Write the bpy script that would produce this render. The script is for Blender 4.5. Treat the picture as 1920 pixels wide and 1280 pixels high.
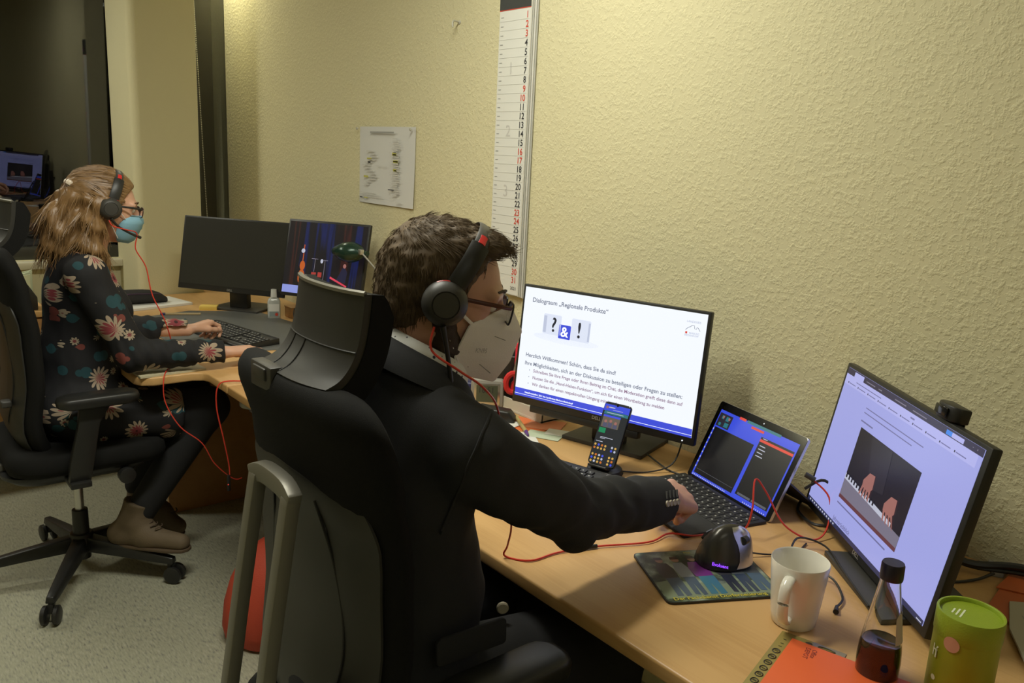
import bpy, bmesh, math, random
import numpy as np
from mathutils import Matrix, Vector, noise

for o in list(bpy.data.objects):
    bpy.data.objects.remove(o)
SC = bpy.context.scene
COL = SC.collection
random.seed(7)
V = Vector
PI = math.pi

# ---------------------------------------------------------------- camera
CAM_RIGHT = V((0.77406, -0.63131, 0.04764))
CAM_UP = V((0.10179, 0.19836, 0.97483))
CAM_FWD = V((0.62487, 0.74973, -0.21780))
cd = bpy.data.cameras.new('camera')
cd.sensor_width = 36.0
cd.lens = 1550.0 / 1920.0 * 36.0
cd.clip_start = 0.02
cam = bpy.data.objects.new('camera', cd)
COL.objects.link(cam)
m3 = Matrix((CAM_RIGHT, CAM_UP, -CAM_FWD)).transposed()
cam.matrix_world = Matrix.Translation((0, 0, 1.48)) @ m3.to_4x4()
SC.camera = cam

# ---------------------------------------------------------------- world, exposure
wd = bpy.data.worlds.new('night')
SC.world = wd
wd.use_nodes = True
wd.node_tree.nodes['Background'].inputs[0].default_value = (0.004, 0.005, 0.008, 1)
wd.node_tree.nodes['Background'].inputs[1].default_value = 1.0
SC.view_settings.view_transform = 'Standard'
SC.view_settings.look = 'None'
SC.view_settings.exposure = 0.0
SC.view_settings.gamma = 1.0
SC.view_settings.use_curve_mapping = False

# ---------------------------------------------------------------- ceiling lamps (their light)
CEIL = 2.62
LAMPS = [((0.62, 1.62), 32.0, 'middle'), ((0.10, -1.30), 4.5, 'near'), ((-0.40, 4.33), 22.0, 'window')]


def area(name, loc, sx, sy, power, col):
    l = bpy.data.lights.new(name, 'AREA')
    l.shape = 'RECTANGLE'
    l.size = sx
    l.size_y = sy
    l.energy = power
    l.color = col
    o = bpy.data.objects.new(name, l)
    COL.objects.link(o)
    o.location = loc
    return o


for (lx, ly), pw, nm in LAMPS:
    area('tube_light', (lx, ly, CEIL - 0.085), 1.15, 0.16, pw, (1.0, 0.985, 0.85))
area('niche_light', (1.575, 4.36, CEIL - 0.03), 0.10, 0.10, 4.5, (1.0, 0.985, 0.85))

# ---------------------------------------------------------------- helpers
WM = {}


def thing(name, label, cat, M=None, group=None):
    o = bpy.data.objects.new(name, None)
    o.empty_display_size = 0.05
    COL.objects.link(o)
    M = M or Matrix.Identity(4)
    o.matrix_world = M
    WM[o.name] = M.copy()
    o['label'] = label
    o['category'] = cat
    if group:
        o['group'] = group
    return o


def tag(o, label, cat, group=None):
    o['label'] = label
    o['category'] = cat
    if group:
        o['group'] = group
    return o


def link(name, me, parent=None, M=None):
    o = bpy.data.objects.new(name, me)
    COL.objects.link(o)
    M = M.copy() if M else Matrix.Identity(4)
    if parent:
        o.parent = parent
        o.matrix_basis = WM[parent.name].inverted() @ M
    else:
        o.matrix_basis = M
    WM[o.name] = M
    return o


def fr(loc, rz=0.0, rx=0.0, ry=0.0):
    return Matrix.Translation(loc) @ Matrix.Rotation(rz, 4, 'Z') @ Matrix.Rotation(ry, 4, 'Y') @ Matrix.Rotation(rx, 4, 'X')


def axes(o, x, y, z):
    M = Matrix((V(x), V(y), V(z))).transposed().to_4x4()
    M.translation = V(o)
    return M


def crom(pts, n=6, closed=False):
    P = [V(p) for p in pts]
    out = []
    N = len(P)
    rng = range(N if closed else N - 1)
    for i in rng:
        if closed:
            a, b, c, d = P[(i - 1) % N], P[i], P[(i + 1) % N], P[(i + 2) % N]
        else:
            a, b, c, d = P[max(i - 1, 0)], P[i], P[i + 1], P[min(i + 2, N - 1)]
        for k in range(n):
            t = k / n
            out.append(0.5 * ((2 * b) + (c - a) * t + (2 * a - 5 * b + 4 * c - d) * t * t + (3 * b - a - 3 * c + d) * t ** 3))
    if not closed:
        out.append(P[-1])
    return out


class B:
    def __init__(s):
        s.v = []
        s.f = []

    def add(s, v, f, M=None):
        o = len(s.v)
        s.v += [tuple(M @ V(p)) if M else tuple(p) for p in v]
        s.f += [tuple(i + o for i in q) for q in f]
        return s

    def box(s, c, d, M=None):
        x, y, z = d[0] / 2, d[1] / 2, d[2] / 2
        v = [(c[0] + i * x, c[1] + j * y, c[2] + k * z) for i in (-1, 1) for j in (-1, 1) for k in (-1, 1)]
        return s.add(v, [(0, 1, 3, 2), (4, 6, 7, 5), (0, 4, 5, 1), (2, 3, 7, 6), (0, 2, 6, 4), (1, 5, 7, 3)], M)

    def quad(s, a, b, c, d):
        return s.add([a, b, c, d], [(0, 1, 2, 3)])

    def prism(s, poly, z0, z1, M=None):
        n = len(poly)
        v = [(p[0], p[1], z0) for p in poly] + [(p[0], p[1], z1) for p in poly]
        f = [tuple(range(n - 1, -1, -1)), tuple(range(n, 2 * n))]
        f += [(i, (i + 1) % n, n + (i + 1) % n, n + i) for i in range(n)]
        return s.add(v, f, M)

    def loft(s, rings, cap=True, closed=False, M=None):
        n = len(rings[0])
        v = [p for r in rings for p in r]
        f = []
        R = len(rings)
        for i in range(R if closed else R - 1):
            j2 = (i + 1) % R
            for k in range(n):
                f.append((i * n + k, i * n + (k + 1) % n, j2 * n + (k + 1) % n, j2 * n + k))
        if cap and not closed:
            f.append(tuple(range(n - 1, -1, -1)))
            f.append(tuple(range((R - 1) * n, R * n)))
        return s.add(v, f, M)

    def grid(s, rows, M=None):
        n = len(rows[0])
        v = [p for r in rows for p in r]
        f = [(i * n + k, i * n + k + 1, (i + 1) * n + k + 1, (i + 1) * n + k) for i in range(len(rows) - 1) for k in range(n - 1)]
        return s.add(v, f, M)

    def tube(s, pts, r, n=8, sub=6, closed=False, flat=None, M=None, up=None, rect=None):
        P = crom(pts, sub, closed) if sub > 1 else [V(p) for p in pts]
        N = len(P)
        rings = []
        prev = None
        for i, p in enumerate(P):
            if closed:
                t = P[(i + 1) % N] - P[i - 1]
            else:
                t = P[min(i + 1, N - 1)] - P[max(i - 1, 0)]
            if t.length < 1e-9:
                t = V((0, 0, 1))
            t.normalize()
            if prev is None:
                a = V(up) if up else (V((0, 0, 1)) if abs(t.z) < 0.9 else V((1, 0, 0)))
            else:
                a = prev
            if up:
                a = V(up)
            a = a - t * a.dot(t)
            a.normalize()
            prev = a
            b = t.cross(a)
            rr = r(i / max(N - 1, 1)) if callable(r) else r
            ra, rb = (rr, rr) if not flat else (rr * flat[0], rr * flat[1])
            if rect:
                rings.append([p + a * (i1 * rect[0]) + b * (i2 * rect[1]) for i1, i2 in ((-1, -1), (1, -1), (1, 1), (-1, 1))])
                continue
            rings.append([p + a * (math.cos(2 * PI * k / n) * ra) + b * (math.sin(2 * PI * k / n) * rb) for k in range(n)])
        return s.loft(rings, cap=not closed, closed=closed, M=M)

    def cyl(s, p0, p1, r0, r1=None, n=20, M=None):
        r1 = r0 if r1 is None else r1
        return s.tube([p0, p1], lambda t: r0 + (r1 - r0) * t, n=n, sub=1, M=M)

    def lathe(s, prof, n=32, M=None):
        v = []
        f = []
        idx = []
        for r, z in prof:
            if r < 1e-6:
                idx.append([len(v)] * n)
                v.append((0, 0, z))
            else:
                st = len(v)
                idx.append([st + k for k in range(n)])
                v += [(r * math.cos(2 * PI * k / n), r * math.sin(2 * PI * k / n), z) for k in range(n)]
        for a, b in zip(idx, idx[1:]):
            for k in range(n):
                q = [a[k], a[(k + 1) % n], b[(k + 1) % n], b[k]]
                u = []
                for w in q:
                    if w not in u:
                        u.append(w)
                if len(u) > 2:
                    f.append(tuple(u))
        return s.add(v, f, M)

    def mesh(s, bevel=0, seg=2, smooth=True, angle=40):
        me = bpy.data.meshes.new('m')
        me.from_pydata(s.v, [], s.f)
        bm = bmesh.new()
        bm.from_mesh(me)
        bmesh.ops.recalc_face_normals(bm, faces=bm.faces)
        if bevel:
            es = [e for e in bm.edges if len(e.link_faces) == 2 and e.calc_face_angle(0) > math.radians(30)]
            bmesh.ops.bevel(bm, geom=es, offset=bevel, segments=seg, profile=0.5, affect='EDGES', clamp_overlap=True)
        bm.to_mesh(me)
        bm.free()
        if smooth:
            for p in me.polygons:
                p.use_smooth = True
            me.set_sharp_from_angle(angle=math.radians(angle))
        return me

    def build(s, name, mat, parent=None, M=None, bevel=0, seg=2, smooth=True, angle=40):
        me = s.mesh(bevel, seg, smooth, angle)
        me.name = name
        me.materials.append(mat)
        return link(name, me, parent, M)


def struct(name, b, mat, parent=None, **k):
    o = b.build(name, mat, parent, **k)
    if not parent:
        o['kind'] = 'structure'
    return o


def rrect(w, h, r, n=5, cx=0, cy=0):
    out = []
    for sx, sy, a0 in ((1, 1, 0), (-1, 1, 90), (-1, -1, 180), (1, -1, 270)):
        for k in range(n + 1):
            a = math.radians(a0 + 90 * k / n)
            out.append((cx + sx * (w / 2 - r) + r * math.cos(a), cy + sy * (h / 2 - r) + r * math.sin(a)))
    return out


# ---------------------------------------------------------------- materials
def node_mat(name):
    m = bpy.data.materials.new(name)
    m.use_nodes = True
    nt = m.node_tree
    return m, nt, nt.nodes['Principled BSDF']


def mat(name, col, rough=0.5, metal=0.0, spec=0.5, bump=0.0, bscale=200.0, var=0.0, vscale=8.0, **k):
    m, nt, p = node_mat(name)
    p.inputs['Base Color'].default_value = (*col, 1)
    p.inputs['Roughness'].default_value = rough
    p.inputs['Metallic'].default_value = metal
    p.inputs['Specular IOR Level'].default_value = spec
    if 'trans' in k:
        p.inputs['Transmission Weight'].default_value = k['trans']
    if 'ior' in k:
        p.inputs['IOR'].default_value = k['ior']
    if 'coat' in k:
        p.inputs['Coat Weight'].default_value = k['coat']
    if 'sheen' in k:
        p.inputs['Sheen Weight'].default_value = k['sheen']
    if 'sss' in k:
        p.inputs['Subsurface Weight'].default_value = k['sss']
        p.inputs['Subsurface Radius'].default_value = (0.012, 0.005, 0.003)
    if 'emit' in k:
        p.inputs['Emission Color'].default_value = (*k['emit'], 1)
        p.inputs['Emission Strength'].default_value = k.get('es', 1.0)
    tc = nt.nodes.new('ShaderNodeTexCoord')
    if bump:
        n = nt.nodes.new('ShaderNodeTexNoise')
        n.inputs['Scale'].default_value = bscale
        n.inputs['Detail'].default_value = 4
        bp = nt.nodes.new('ShaderNodeBump')
        bp.inputs['Strength'].default_value = bump
        bp.inputs['Distance'].default_value = k.get('bdist', 0.002)
        nt.links.new(tc.outputs['Object'], n.inputs['Vector'])
        nt.links.new(n.outputs[0], bp.inputs['Height'])
        nt.links.new(bp.outputs[0], p.inputs['Normal'])
    if var:
        n2 = nt.nodes.new('ShaderNodeTexNoise')
        n2.inputs['Scale'].default_value = vscale
        n2.inputs['Detail'].default_value = 5
        mx = nt.nodes.new('ShaderNodeMix')
        mx.data_type = 'RGBA'
        mx.inputs[6].default_value = (*[c * (1 - var) for c in col], 1)
        mx.inputs[7].default_value = (*[min(1, c * (1 + var)) for c in col], 1)
        nt.links.new(tc.outputs['Object'], n2.inputs['Vector'])
        nt.links.new(n2.outputs[0], mx.inputs[0])
        nt.links.new(mx.outputs[2], p.inputs['Base Color'])
    return m


def emat(name, col, s=1.0):
    m, nt, p = node_mat(name)
    p.inputs['Base Color'].default_value = (0.01, 0.01, 0.012, 1)
    p.inputs['Roughness'].default_value = 0.25
    p.inputs['Emission Color'].default_value = (*col, 1)
    p.inputs['Emission Strength'].default_value = s
    return m


def ramp(nt, stops):
    r = nt.nodes.new('ShaderNodeValToRGB')
    e = r.color_ramp.elements
    while len(e) < len(stops):
        e.new(0.5)
    for el, (pos, c) in zip(e, stops):
        el.position = pos
        el.color = (*c, 1)
    return r


def wall_mat(name, col, strength=0.35, scale=95.0):
    m, nt, p = node_mat(name)
    p.inputs['Roughness'].default_value = 0.75
    p.inputs['Specular IOR Level'].default_value = 0.25
    tc = nt.nodes.new('ShaderNodeTexCoord')
    n = nt.nodes.new('ShaderNodeTexNoise')
    n.inputs['Scale'].default_value = scale
    n.inputs['Detail'].default_value = 3
    n.inputs['Roughness'].default_value = 0.55
    r = ramp(nt, [(0.45, (0, 0, 0)), (0.68, (1, 1, 1))])
    b = nt.nodes.new('ShaderNodeBump')
    b.inputs['Strength'].default_value = strength
    b.inputs['Distance'].default_value = 0.004
    nt.links.new(tc.outputs['Object'], n.inputs['Vector'])
    nt.links.new(n.outputs[0], r.inputs[0])
    nt.links.new(r.outputs[0], b.inputs['Height'])
    nt.links.new(b.outputs[0], p.inputs['Normal'])
    p.inputs['Base Color'].default_value = (*col, 1)
    return m


def wood_mat(name, c0, c1, rot=0.0, rough=0.38):
    m, nt, p = node_mat(name)
    tc = nt.nodes.new('ShaderNodeTexCoord')
    mp = nt.nodes.new('ShaderNodeMapping')
    mp.inputs['Rotation'].default_value = (0, 0, rot)
    mp.inputs['Scale'].default_value = (5.0, 0.55, 5.0)
    n = nt.nodes.new('ShaderNodeTexNoise')
    n.inputs['Scale'].default_value = 2.2
    n.inputs['Detail'].default_value = 6
    n.inputs['Distortion'].default_value = 1.2
    mp2 = nt.nodes.new('ShaderNodeMapping')
    mp2.inputs['Rotation'].default_value = (0, 0, rot)
    mp2.inputs['Scale'].default_value = (260.0, 9.0, 260.0)
    n2 = nt.nodes.new('ShaderNodeTexNoise')
    n2.inputs['Scale'].default_value = 1.0
    n2.inputs['Detail'].default_value = 2
    w = nt.nodes.new('ShaderNodeMath')
    w.operation = 'MULTIPLY_ADD'
    w.inputs[1].default_value = 0.35
    r = ramp(nt, [(0.38, c1), (0.75, c0)])
    for a, bq in ((mp, n), (mp2, n2)):
        nt.links.new(tc.outputs['Object'], a.inputs['Vector'])
        nt.links.new(a.outputs[0], bq.inputs['Vector'])
    nt.links.new(n2.outputs[0], w.inputs[0])
    nt.links.new(n.outputs[0], w.inputs[2])
    nt.links.new(w.outputs[0], r.inputs[0])
    nt.links.new(r.outputs[0], p.inputs['Base Color'])
    p.inputs['Roughness'].default_value = rough
    p.inputs['Specular IOR Level'].default_value = 0.4
    return m


def floor_mat():
    m, nt, p = node_mat('linoleum')
    tc = nt.nodes.new('ShaderNodeTexCoord')
    mp = nt.nodes.new('ShaderNodeMapping')
    mp.inputs['Rotation'].default_value = (0, 0, 0.25)
    mp.inputs['Scale'].default_value = (95, 20, 1)
    n = nt.nodes.new('ShaderNodeTexNoise')
    n.inputs['Scale'].default_value = 2.0
    n.inputs['Detail'].default_value = 5
    r = ramp(nt, [(0.30, (0.22, 0.22, 0.19)), (0.44, (0.33, 0.33, 0.245)), (0.58, (0.375, 0.37, 0.275)), (0.74, (0.44, 0.43, 0.35))])
    mp2 = nt.nodes.new('ShaderNodeMapping')
    mp2.inputs['Rotation'].default_value = (0, 0, 0.25)
    mp2.inputs['Scale'].default_value = (150, 34, 1)
    n2 = nt.nodes.new('ShaderNodeTexNoise')
    n2.inputs['Scale'].default_value = 1.0
    r2 = ramp(nt, [(0.27, (0.62, 0.60, 0.68)), (0.36, (1, 1, 1))])
    mx = nt.nodes.new('ShaderNodeMix')
    mx.data_type = 'RGBA'
    mx.blend_type = 'MULTIPLY'
    mx.inputs[0].default_value = 1.0
    nt.links.new(tc.outputs['Object'], mp.inputs[0])
    nt.links.new(tc.outputs['Object'], mp2.inputs[0])
    nt.links.new(mp.outputs[0], n.inputs['Vector'])
    nt.links.new(mp2.outputs[0], n2.inputs['Vector'])
    nt.links.new(n.outputs[0], r.inputs[0])
    nt.links.new(n2.outputs[0], r2.inputs[0])
    nt.links.new(r.outputs[0], mx.inputs[6])
    nt.links.new(r2.outputs[0], mx.inputs[7])
    nt.links.new(mx.outputs[2], p.inputs['Base Color'])
    p.inputs['Roughness'].default_value = 0.42
    return m


WALLC = (0.675, 0.625, 0.395)
M_WALL = wall_mat('woodchip_wallpaper', WALLC)
M_SMOOTH = wall_mat('painted_plaster', WALLC, 0.12, 160)
M_CEIL = mat('ceiling_white', (0.75, 0.73, 0.66), 0.8)
M_FLOOR = floor_mat()
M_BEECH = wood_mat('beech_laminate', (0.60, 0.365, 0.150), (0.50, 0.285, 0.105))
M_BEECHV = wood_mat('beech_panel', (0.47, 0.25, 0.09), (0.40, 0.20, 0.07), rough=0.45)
M_BLACK = mat('black_plastic', (0.016, 0.016, 0.015), 0.42, bump=0.05, bscale=600)
M_GLOSSB = mat('gloss_black', (0.010, 0.010, 0.011), 0.12)
M_DARKG = mat('dark_grey_plastic', (0.045, 0.043, 0.038), 0.45, bump=0.04, bscale=900)
M_GREYP = mat('grey_plastic', (0.30, 0.29, 0.26), 0.45)
M_SILVER = mat('silver_metal', (0.62, 0.61, 0.58), 0.28, metal=0.9)
M_ALU = mat('grey_painted_aluminium', (0.21, 0.20, 0.165), 0.42, metal=0.35)
M_WHITE = mat('white_ceramic', (0.80, 0.77, 0.68), 0.18, coat=0.3)
M_PAPER = mat('paper', (0.74, 0.73, 0.68), 0.7)
M_PAPERY = mat('yellow_paper', (0.78, 0.55, 0.12), 0.7)
M_CREAM = mat('cream_paper', (0.78, 0.72, 0.50), 0.7)
M_INK = mat('black_ink', (0.03, 0.03, 0.035), 0.6)
M_GREYINK = mat('grey_ink', (0.33, 0.33, 0.31), 0.7)
M_PALEINK = mat('pale_grey_ink', (0.58, 0.57, 0.53), 0.7)
M_REDINK = mat('red_ink', (0.62, 0.06, 0.03), 0.6)
M_ORANGE = mat('orange_card', (0.78, 0.13, 0.03), 0.55, var=0.06)
M_ORANGE2 = mat('dull_orange_card', (0.50, 0.11, 0.025), 0.55, var=0.12)
M_REDCABLE = mat('red_cable', (0.62, 0.045, 0.025), 0.4)
M_REDP = mat('red_plastic', (0.62, 0.03, 0.03), 0.35)
M_BLUEP = mat('navy_plastic', (0.02, 0.022, 0.09), 0.4)
M_GLASS = mat('clear_glass', (1, 1, 1), 0.0, trans=1.0, ior=1.45)
M_SKIN = mat('skin', (0.60, 0.335, 0.235), 0.5, sss=0.12, bump=0.08, bscale=260, var=0.10, vscale=25)
M_LOGO = mat('logo_silver', (0.45, 0.45, 0.44), 0.3, metal=0.6)


def text(name, s, size, mat_, parent, M, align='LEFT', bold=0.0, sx=1.0, depth=0.0, space=1.0):
    c = bpy.data.curves.new(name, 'FONT')
    c.body = s
    c.size = size
    c.align_x = align
    c.offset = bold
    c.extrude = depth
    c.space_character = space
    c.resolution_u = 3
    t = bpy.data.objects.new('tmp', c)
    me = bpy.data.meshes.new_from_object(t)
    bpy.data.objects.remove(t)
    bpy.data.curves.remove(c)
    me.name = name
    me.materials.clear()
    me.materials.append(mat_)
    if sx != 1.0:
        for v in me.vertices:
            v.co.x *= sx
    return link(name, me, parent, M)


RX90 = Matrix.Rotation(PI / 2, 4, 'X')

# ---------------------------------------------------------------- room shell
WX = 1.711      # right wall plane
GY = 4.53       # window glass plane
PY = 4.17       # pillar front
XL, YN = -2.3, -2.6
struct('floor', B().box(((XL + WX) / 2, (YN + GY) / 2, -0.05), (WX - XL + 0.4, GY - YN + 0.6, 0.1)), M_FLOOR)
struct('ceiling', B().box(((XL + WX) / 2, (YN + GY) / 2, CEIL + 0.05), (WX - XL + 0.4, GY - YN + 0.6, 0.1)), M_CEIL)
struct('wall_right', B().box((WX + 0.06, (YN + GY + 0.1) / 2, CEIL / 2), (0.12, GY - YN + 0.3, CEIL)), M_WALL)
struct('wall_left', B().box((XL - 0.06, (YN + GY) / 2, CEIL / 2), (0.12, GY - YN + 0.3, CEIL)), M_SMOOTH)
struct('wall_near', B().box(((XL + WX) / 2, YN - 0.06, CEIL / 2), (WX - XL + 0.2, 0.12, CEIL)), M_SMOOTH)
SILL = 0.885
# wall below the windows and lintel above
struct('wall_window', B().box(((XL + WX) / 2, GY + 0.06, SILL / 2), (WX - XL, 0.16, SILL)).box(((XL + WX) / 2, GY + 0.06, 2.5), (WX - XL, 0.16, 0.25)), M_SMOOTH)
# column between the two windows: rounded left corner
pil = [(1.13, GY), (1.13, PY + 0.05)] + [(1.17 - 0.04 * math.cos(a), PY + 0.04 - 0.04 * math.sin(a)) for a in (0.3, 0.7, 1.1, 1.5)] + [(1.432, PY), (1.432, GY)]
struct('wall_column', B().prism(pil, 0, CEIL), M_SMOOTH)
M_NIGHT = mat('night_glass', (0.6, 0.62, 0.6), 0.0, trans=1.0, ior=1.66)
M_FRAME = mat('window_frame_dark', (0.035, 0.035, 0.028), 0.4)
M_FRAMEG = mat('window_frame_grey', (0.10, 0.11, 0.085), 0.4)
M_OUT = mat('night_outside', (0.004, 0.004, 0.005), 0.9)
for i, (x0, x1) in enumerate(((-1.9, 1.13), (1.432, WX))):
    w = thing('window_%d' % (i + 1), 'x', 'window')
    del w['label'], w['category']
    w['kind'] = 'structure'
    tip = fr((0.7, GY + 0.03, 1.35), math.radians(1.0), math.radians(1.7)) if i == 0 else fr((0.7, GY + 0.012, 1.35))
    B().box(((x0 + x1) / 2 - 0.7, 0, (SILL + 2.38) / 2 - 1.35), (x1 - x0, 0.012, 2.38 - SILL)).build('pane', M_NIGHT, w, tip)
    f = B()
    f.box(((x0 + x1) / 2, GY + 0.03, SILL + 0.03), (x1 - x0, 0.06, 0.06))
    f.box(((x0 + x1) / 2, GY + 0.03, 2.35), (x1 - x0, 0.06, 0.06))
    if i == 1:
        f.box((x0 + 0.05, GY + 0.028, 1.6), (0.05, 0.05, 1.42))
    else:
        f.box((x0 + 0.03, GY + 0.03, 1.6), (0.06, 0.06, 1.42))
    f.build('window_frame', M_FRAME, w, bevel=0.004)
    if i == 1:
        B().box((x0 + 0.013, GY - 0.005, 1.6), (0.026, 0.03, 1.48)).build('frame_strip', M_FRAMEG, w, bevel=0.003)
    # the dark night behind the pane
    B().box(((x0 + x1) / 2, GY + 0.6, 1.6), (x1 - x0 + 0.8, 0.02, 2.2)).build('night_backdrop', M_OUT, w)
sl = struct('trim_1', B().box(((-1.9 + 1.13) / 2, GY - 0.03, SILL - 0.02), (3.03, 0.09, 0.035)), mat('sill_cream', (0.62, 0.58, 0.44), 0.4), bevel=0.005)

# bead chain of the roller blind in front of the narrow window
ch = thing('blind_chain', 'white beaded blind chain hanging in front of the narrow dark window', 'chain', fr((1.545, GY - 0.07, 1.1)))
b = B()
bead = []
for sgn in (0, 1):
    for k in range(150):
        z = 1.02 + k * 0.0088
        t = (z - 1.02) / 1.3
        x = 1.527 + (0.040 * (1 - t) if sgn else 0.004 * math.sin(t * 3))
        bead.append((x, GY - 0.07 + 0.004 * sgn, z))
for p in bead:
    r = 0.0034
    b.add([(p[0] + r, p[1], p[2]), (p[0] - r, p[1], p[2]), (p[0], p[1] + r, p[2]), (p[0], p[1] - r, p[2]), (p[0], p[1], p[2] + r), (p[0], p[1], p[2] - r)],
          [(0, 2, 4), (2, 1, 4), (1, 3, 4), (3, 0, 4), (2, 0, 5), (1, 2, 5), (3, 1, 5), (0, 3, 5)])
o = b.build('beads', mat('bead_white', (0.72, 0.70, 0.52), 0.4), ch)
o['kind'] = 'stuff'
for z in (1.935, 1.03):
    B().cyl((1.5275, GY - 0.07, z), (1.5275, GY - 0.07, z + 0.03), 0.0055, n=10).build('chain_connector', mat('connector_clear', (0.8, 0.8, 0.7), 0.2), ch)

# ceiling lamps (fixtures)
for (lx, ly), pw, nm in LAMPS:
    t = thing('ceiling_lamp', 'long white fluorescent ceiling lamp ' + {'window': 'close to the window', 'middle': 'above the man at the desk', 'near': 'at the rear wall of the room'}[nm], 'lamp', fr((lx, ly, CEIL)))
    B().box((lx, ly, CEIL - 0.03), (1.25, 0.22, 0.06)).build('housing', M_CEIL, t, bevel=0.006)
    B().box((lx, ly, CEIL - 0.068), (1.17, 0.17, 0.014)).build('diffuser', emat('lamp_diffuser', (1.0, 0.985, 0.82), 2.0), t, bevel=0.004)
t = thing('recessed_spot', 'small round recessed ceiling spot in the niche by the narrow window', 'lamp', fr((1.575, 4.36, CEIL)))
B().lathe([(0.052, 0.0), (0.062, 0.0), (0.064, -0.004), (0.060, -0.008), (0.052, -0.006), (0.052, 0.0)], 28, fr((1.575, 4.36, CEIL))).build('trim_ring', M_CEIL, t)
B().lathe([(0, -0.003), (0.052, -0.003), (0.052, -0.001), (0, -0.001)], 28, fr((1.575, 4.36, CEIL))).build('diffuser', emat('spot_diffuser', (1.0, 0.985, 0.85), 2.0), t)
# ---------------------------------------------------------------- desks and cabinet
DZ = 0.74
TH = 0.028


def slab(poly, name, parent):
    return B().prism(poly, DZ - TH, DZ).build(name, M_BEECH, parent, bevel=0.005, seg=3)


dm = thing('desk', 'long beech desk along the wall with a laptop, keyboard and two big monitors', 'desk', fr((1.3, 1.0, 0)))
slab([(0.91, -0.55), (1.708, -0.55), (1.708, 2.468), (0.91, 2.468)], 'desk_top', dm)
M_LEG = mat('light_grey_steel', (0.50, 0.49, 0.42), 0.4, metal=0.2)
for y in (-0.35, 1.28):
    B().box((1.28, y, 0.375), (0.16, 0.06, 0.67)).box((1.28, y, 0.02), (0.62, 0.07, 0.04)).build('leg', M_LEG, dm, bevel=0.005)
B().box((1.28, 2.37, 0.375), (0.10, 0.05, 0.67)).box((1.42, 2.37, 0.02), (0.40, 0.07, 0.04)).build('leg', M_BLACK, dm, bevel=0.005)
B().box((1.0, 0.47, 0.695), (0.05, 1.55, 0.03)).build('frame_rail', M_DARKG, dm)
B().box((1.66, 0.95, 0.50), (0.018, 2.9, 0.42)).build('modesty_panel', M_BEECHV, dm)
g = B().cyl((0.99, 2.44, 0.712), (0.99, 2.44, 0.672), 0.05, n=28).build('leg_socket', M_GREYP, dm, bevel=0.004)
B().box((0.985, 2.41, 0.668), (0.05, 0.028, 0.012)).build('clamp', M_SILVER, dm, bevel=0.002)

dw = thing('desk', 'deep beech corner desk by the window with two monitors and a dark desk mat', 'desk', fr((1.2, 3.3, 0)))
slab([(0.91, 2.472), (1.708, 2.472), (1.708, 4.50), (1.440, 4.50), (1.440, 4.162), (0.70, 4.162), (0.70, 2.72), (0.715, 2.685), (0.75, 2.67), (0.87, 2.67), (0.90, 2.655), (0.91, 2.63)], 'desk_top', dw)
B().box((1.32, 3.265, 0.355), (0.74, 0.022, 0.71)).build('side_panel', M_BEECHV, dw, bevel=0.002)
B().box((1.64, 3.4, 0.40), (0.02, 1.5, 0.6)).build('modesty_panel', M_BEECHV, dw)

cb = thing('low_cabinet', 'low beech cabinet standing under the big dark window', 'cabinet', fr((0.1, 4.2, 0)))
B().box((0.095, 4.20, 0.727), (1.20, 0.50, 0.026)).build('cabinet_top', M_BEECH, cb, bevel=0.004)
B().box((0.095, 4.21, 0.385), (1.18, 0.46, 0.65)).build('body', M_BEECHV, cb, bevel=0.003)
B().box((0.095, 4.22, 0.03), (1.14, 0.42, 0.06)).build('plinth', M_BLACK, cb)
for k in range(2):
    d_ = B().box((-0.2 + 0.59 * k, 3.974, 0.39), (0.575, 0.016, 0.63)).build('door', M_BEECHV, cb, bevel=0.003)
    B().tube([(0.02 + 0.14 * k, 3.968, 0.60), (0.02 + 0.14 * k, 3.945, 0.60), (0.02 + 0.14 * k, 3.945, 0.50), (0.02 + 0.14 * k, 3.968, 0.50)], 0.005, sub=3).build('handle', M_SILVER, d_)

# letter tray / stapler-like box on the cabinet
t = thing('desk_box', 'small black desk box with a pale sheet inside on the low cabinet', 'box', fr((0.575, 4.03, DZ)))
B().prism([(0.53, 0.0), (0.66, 0.0), (0.66, 0.055), (0.625, 0.115), (0.53, 0.125)], -0.05, 0.05, Matrix.Translation((0, 4.03, DZ)) @ RX90).build('shell', M_BLACK, t, bevel=0.004)
B().box((0.60, 3.978, DZ + 0.035), (0.05, 0.003, 0.045), None).build('card', M_PAPER, t)
t = thing('napkin_pack', 'small crumpled pale green pack on the low cabinet against the wall', 'pack', fr((0.66, 4.40, DZ)))
b = B()
for k in range(6):
    b.prism([(-0.03, 0), (0.03, 0), (0.034, 0.10 + 0.006 * (k % 3)), (-0.028, 0.094 + 0.008 * (k % 2))], 0, 0.006, fr((0.665 + 0.004 * k, 4.36 + 0.012 * k, DZ), 0.15 * (k % 3)) @ RX90)
b.build('sheets', mat('pale_green_paper', (0.62, 0.68, 0.48), 0.7), t)

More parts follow.
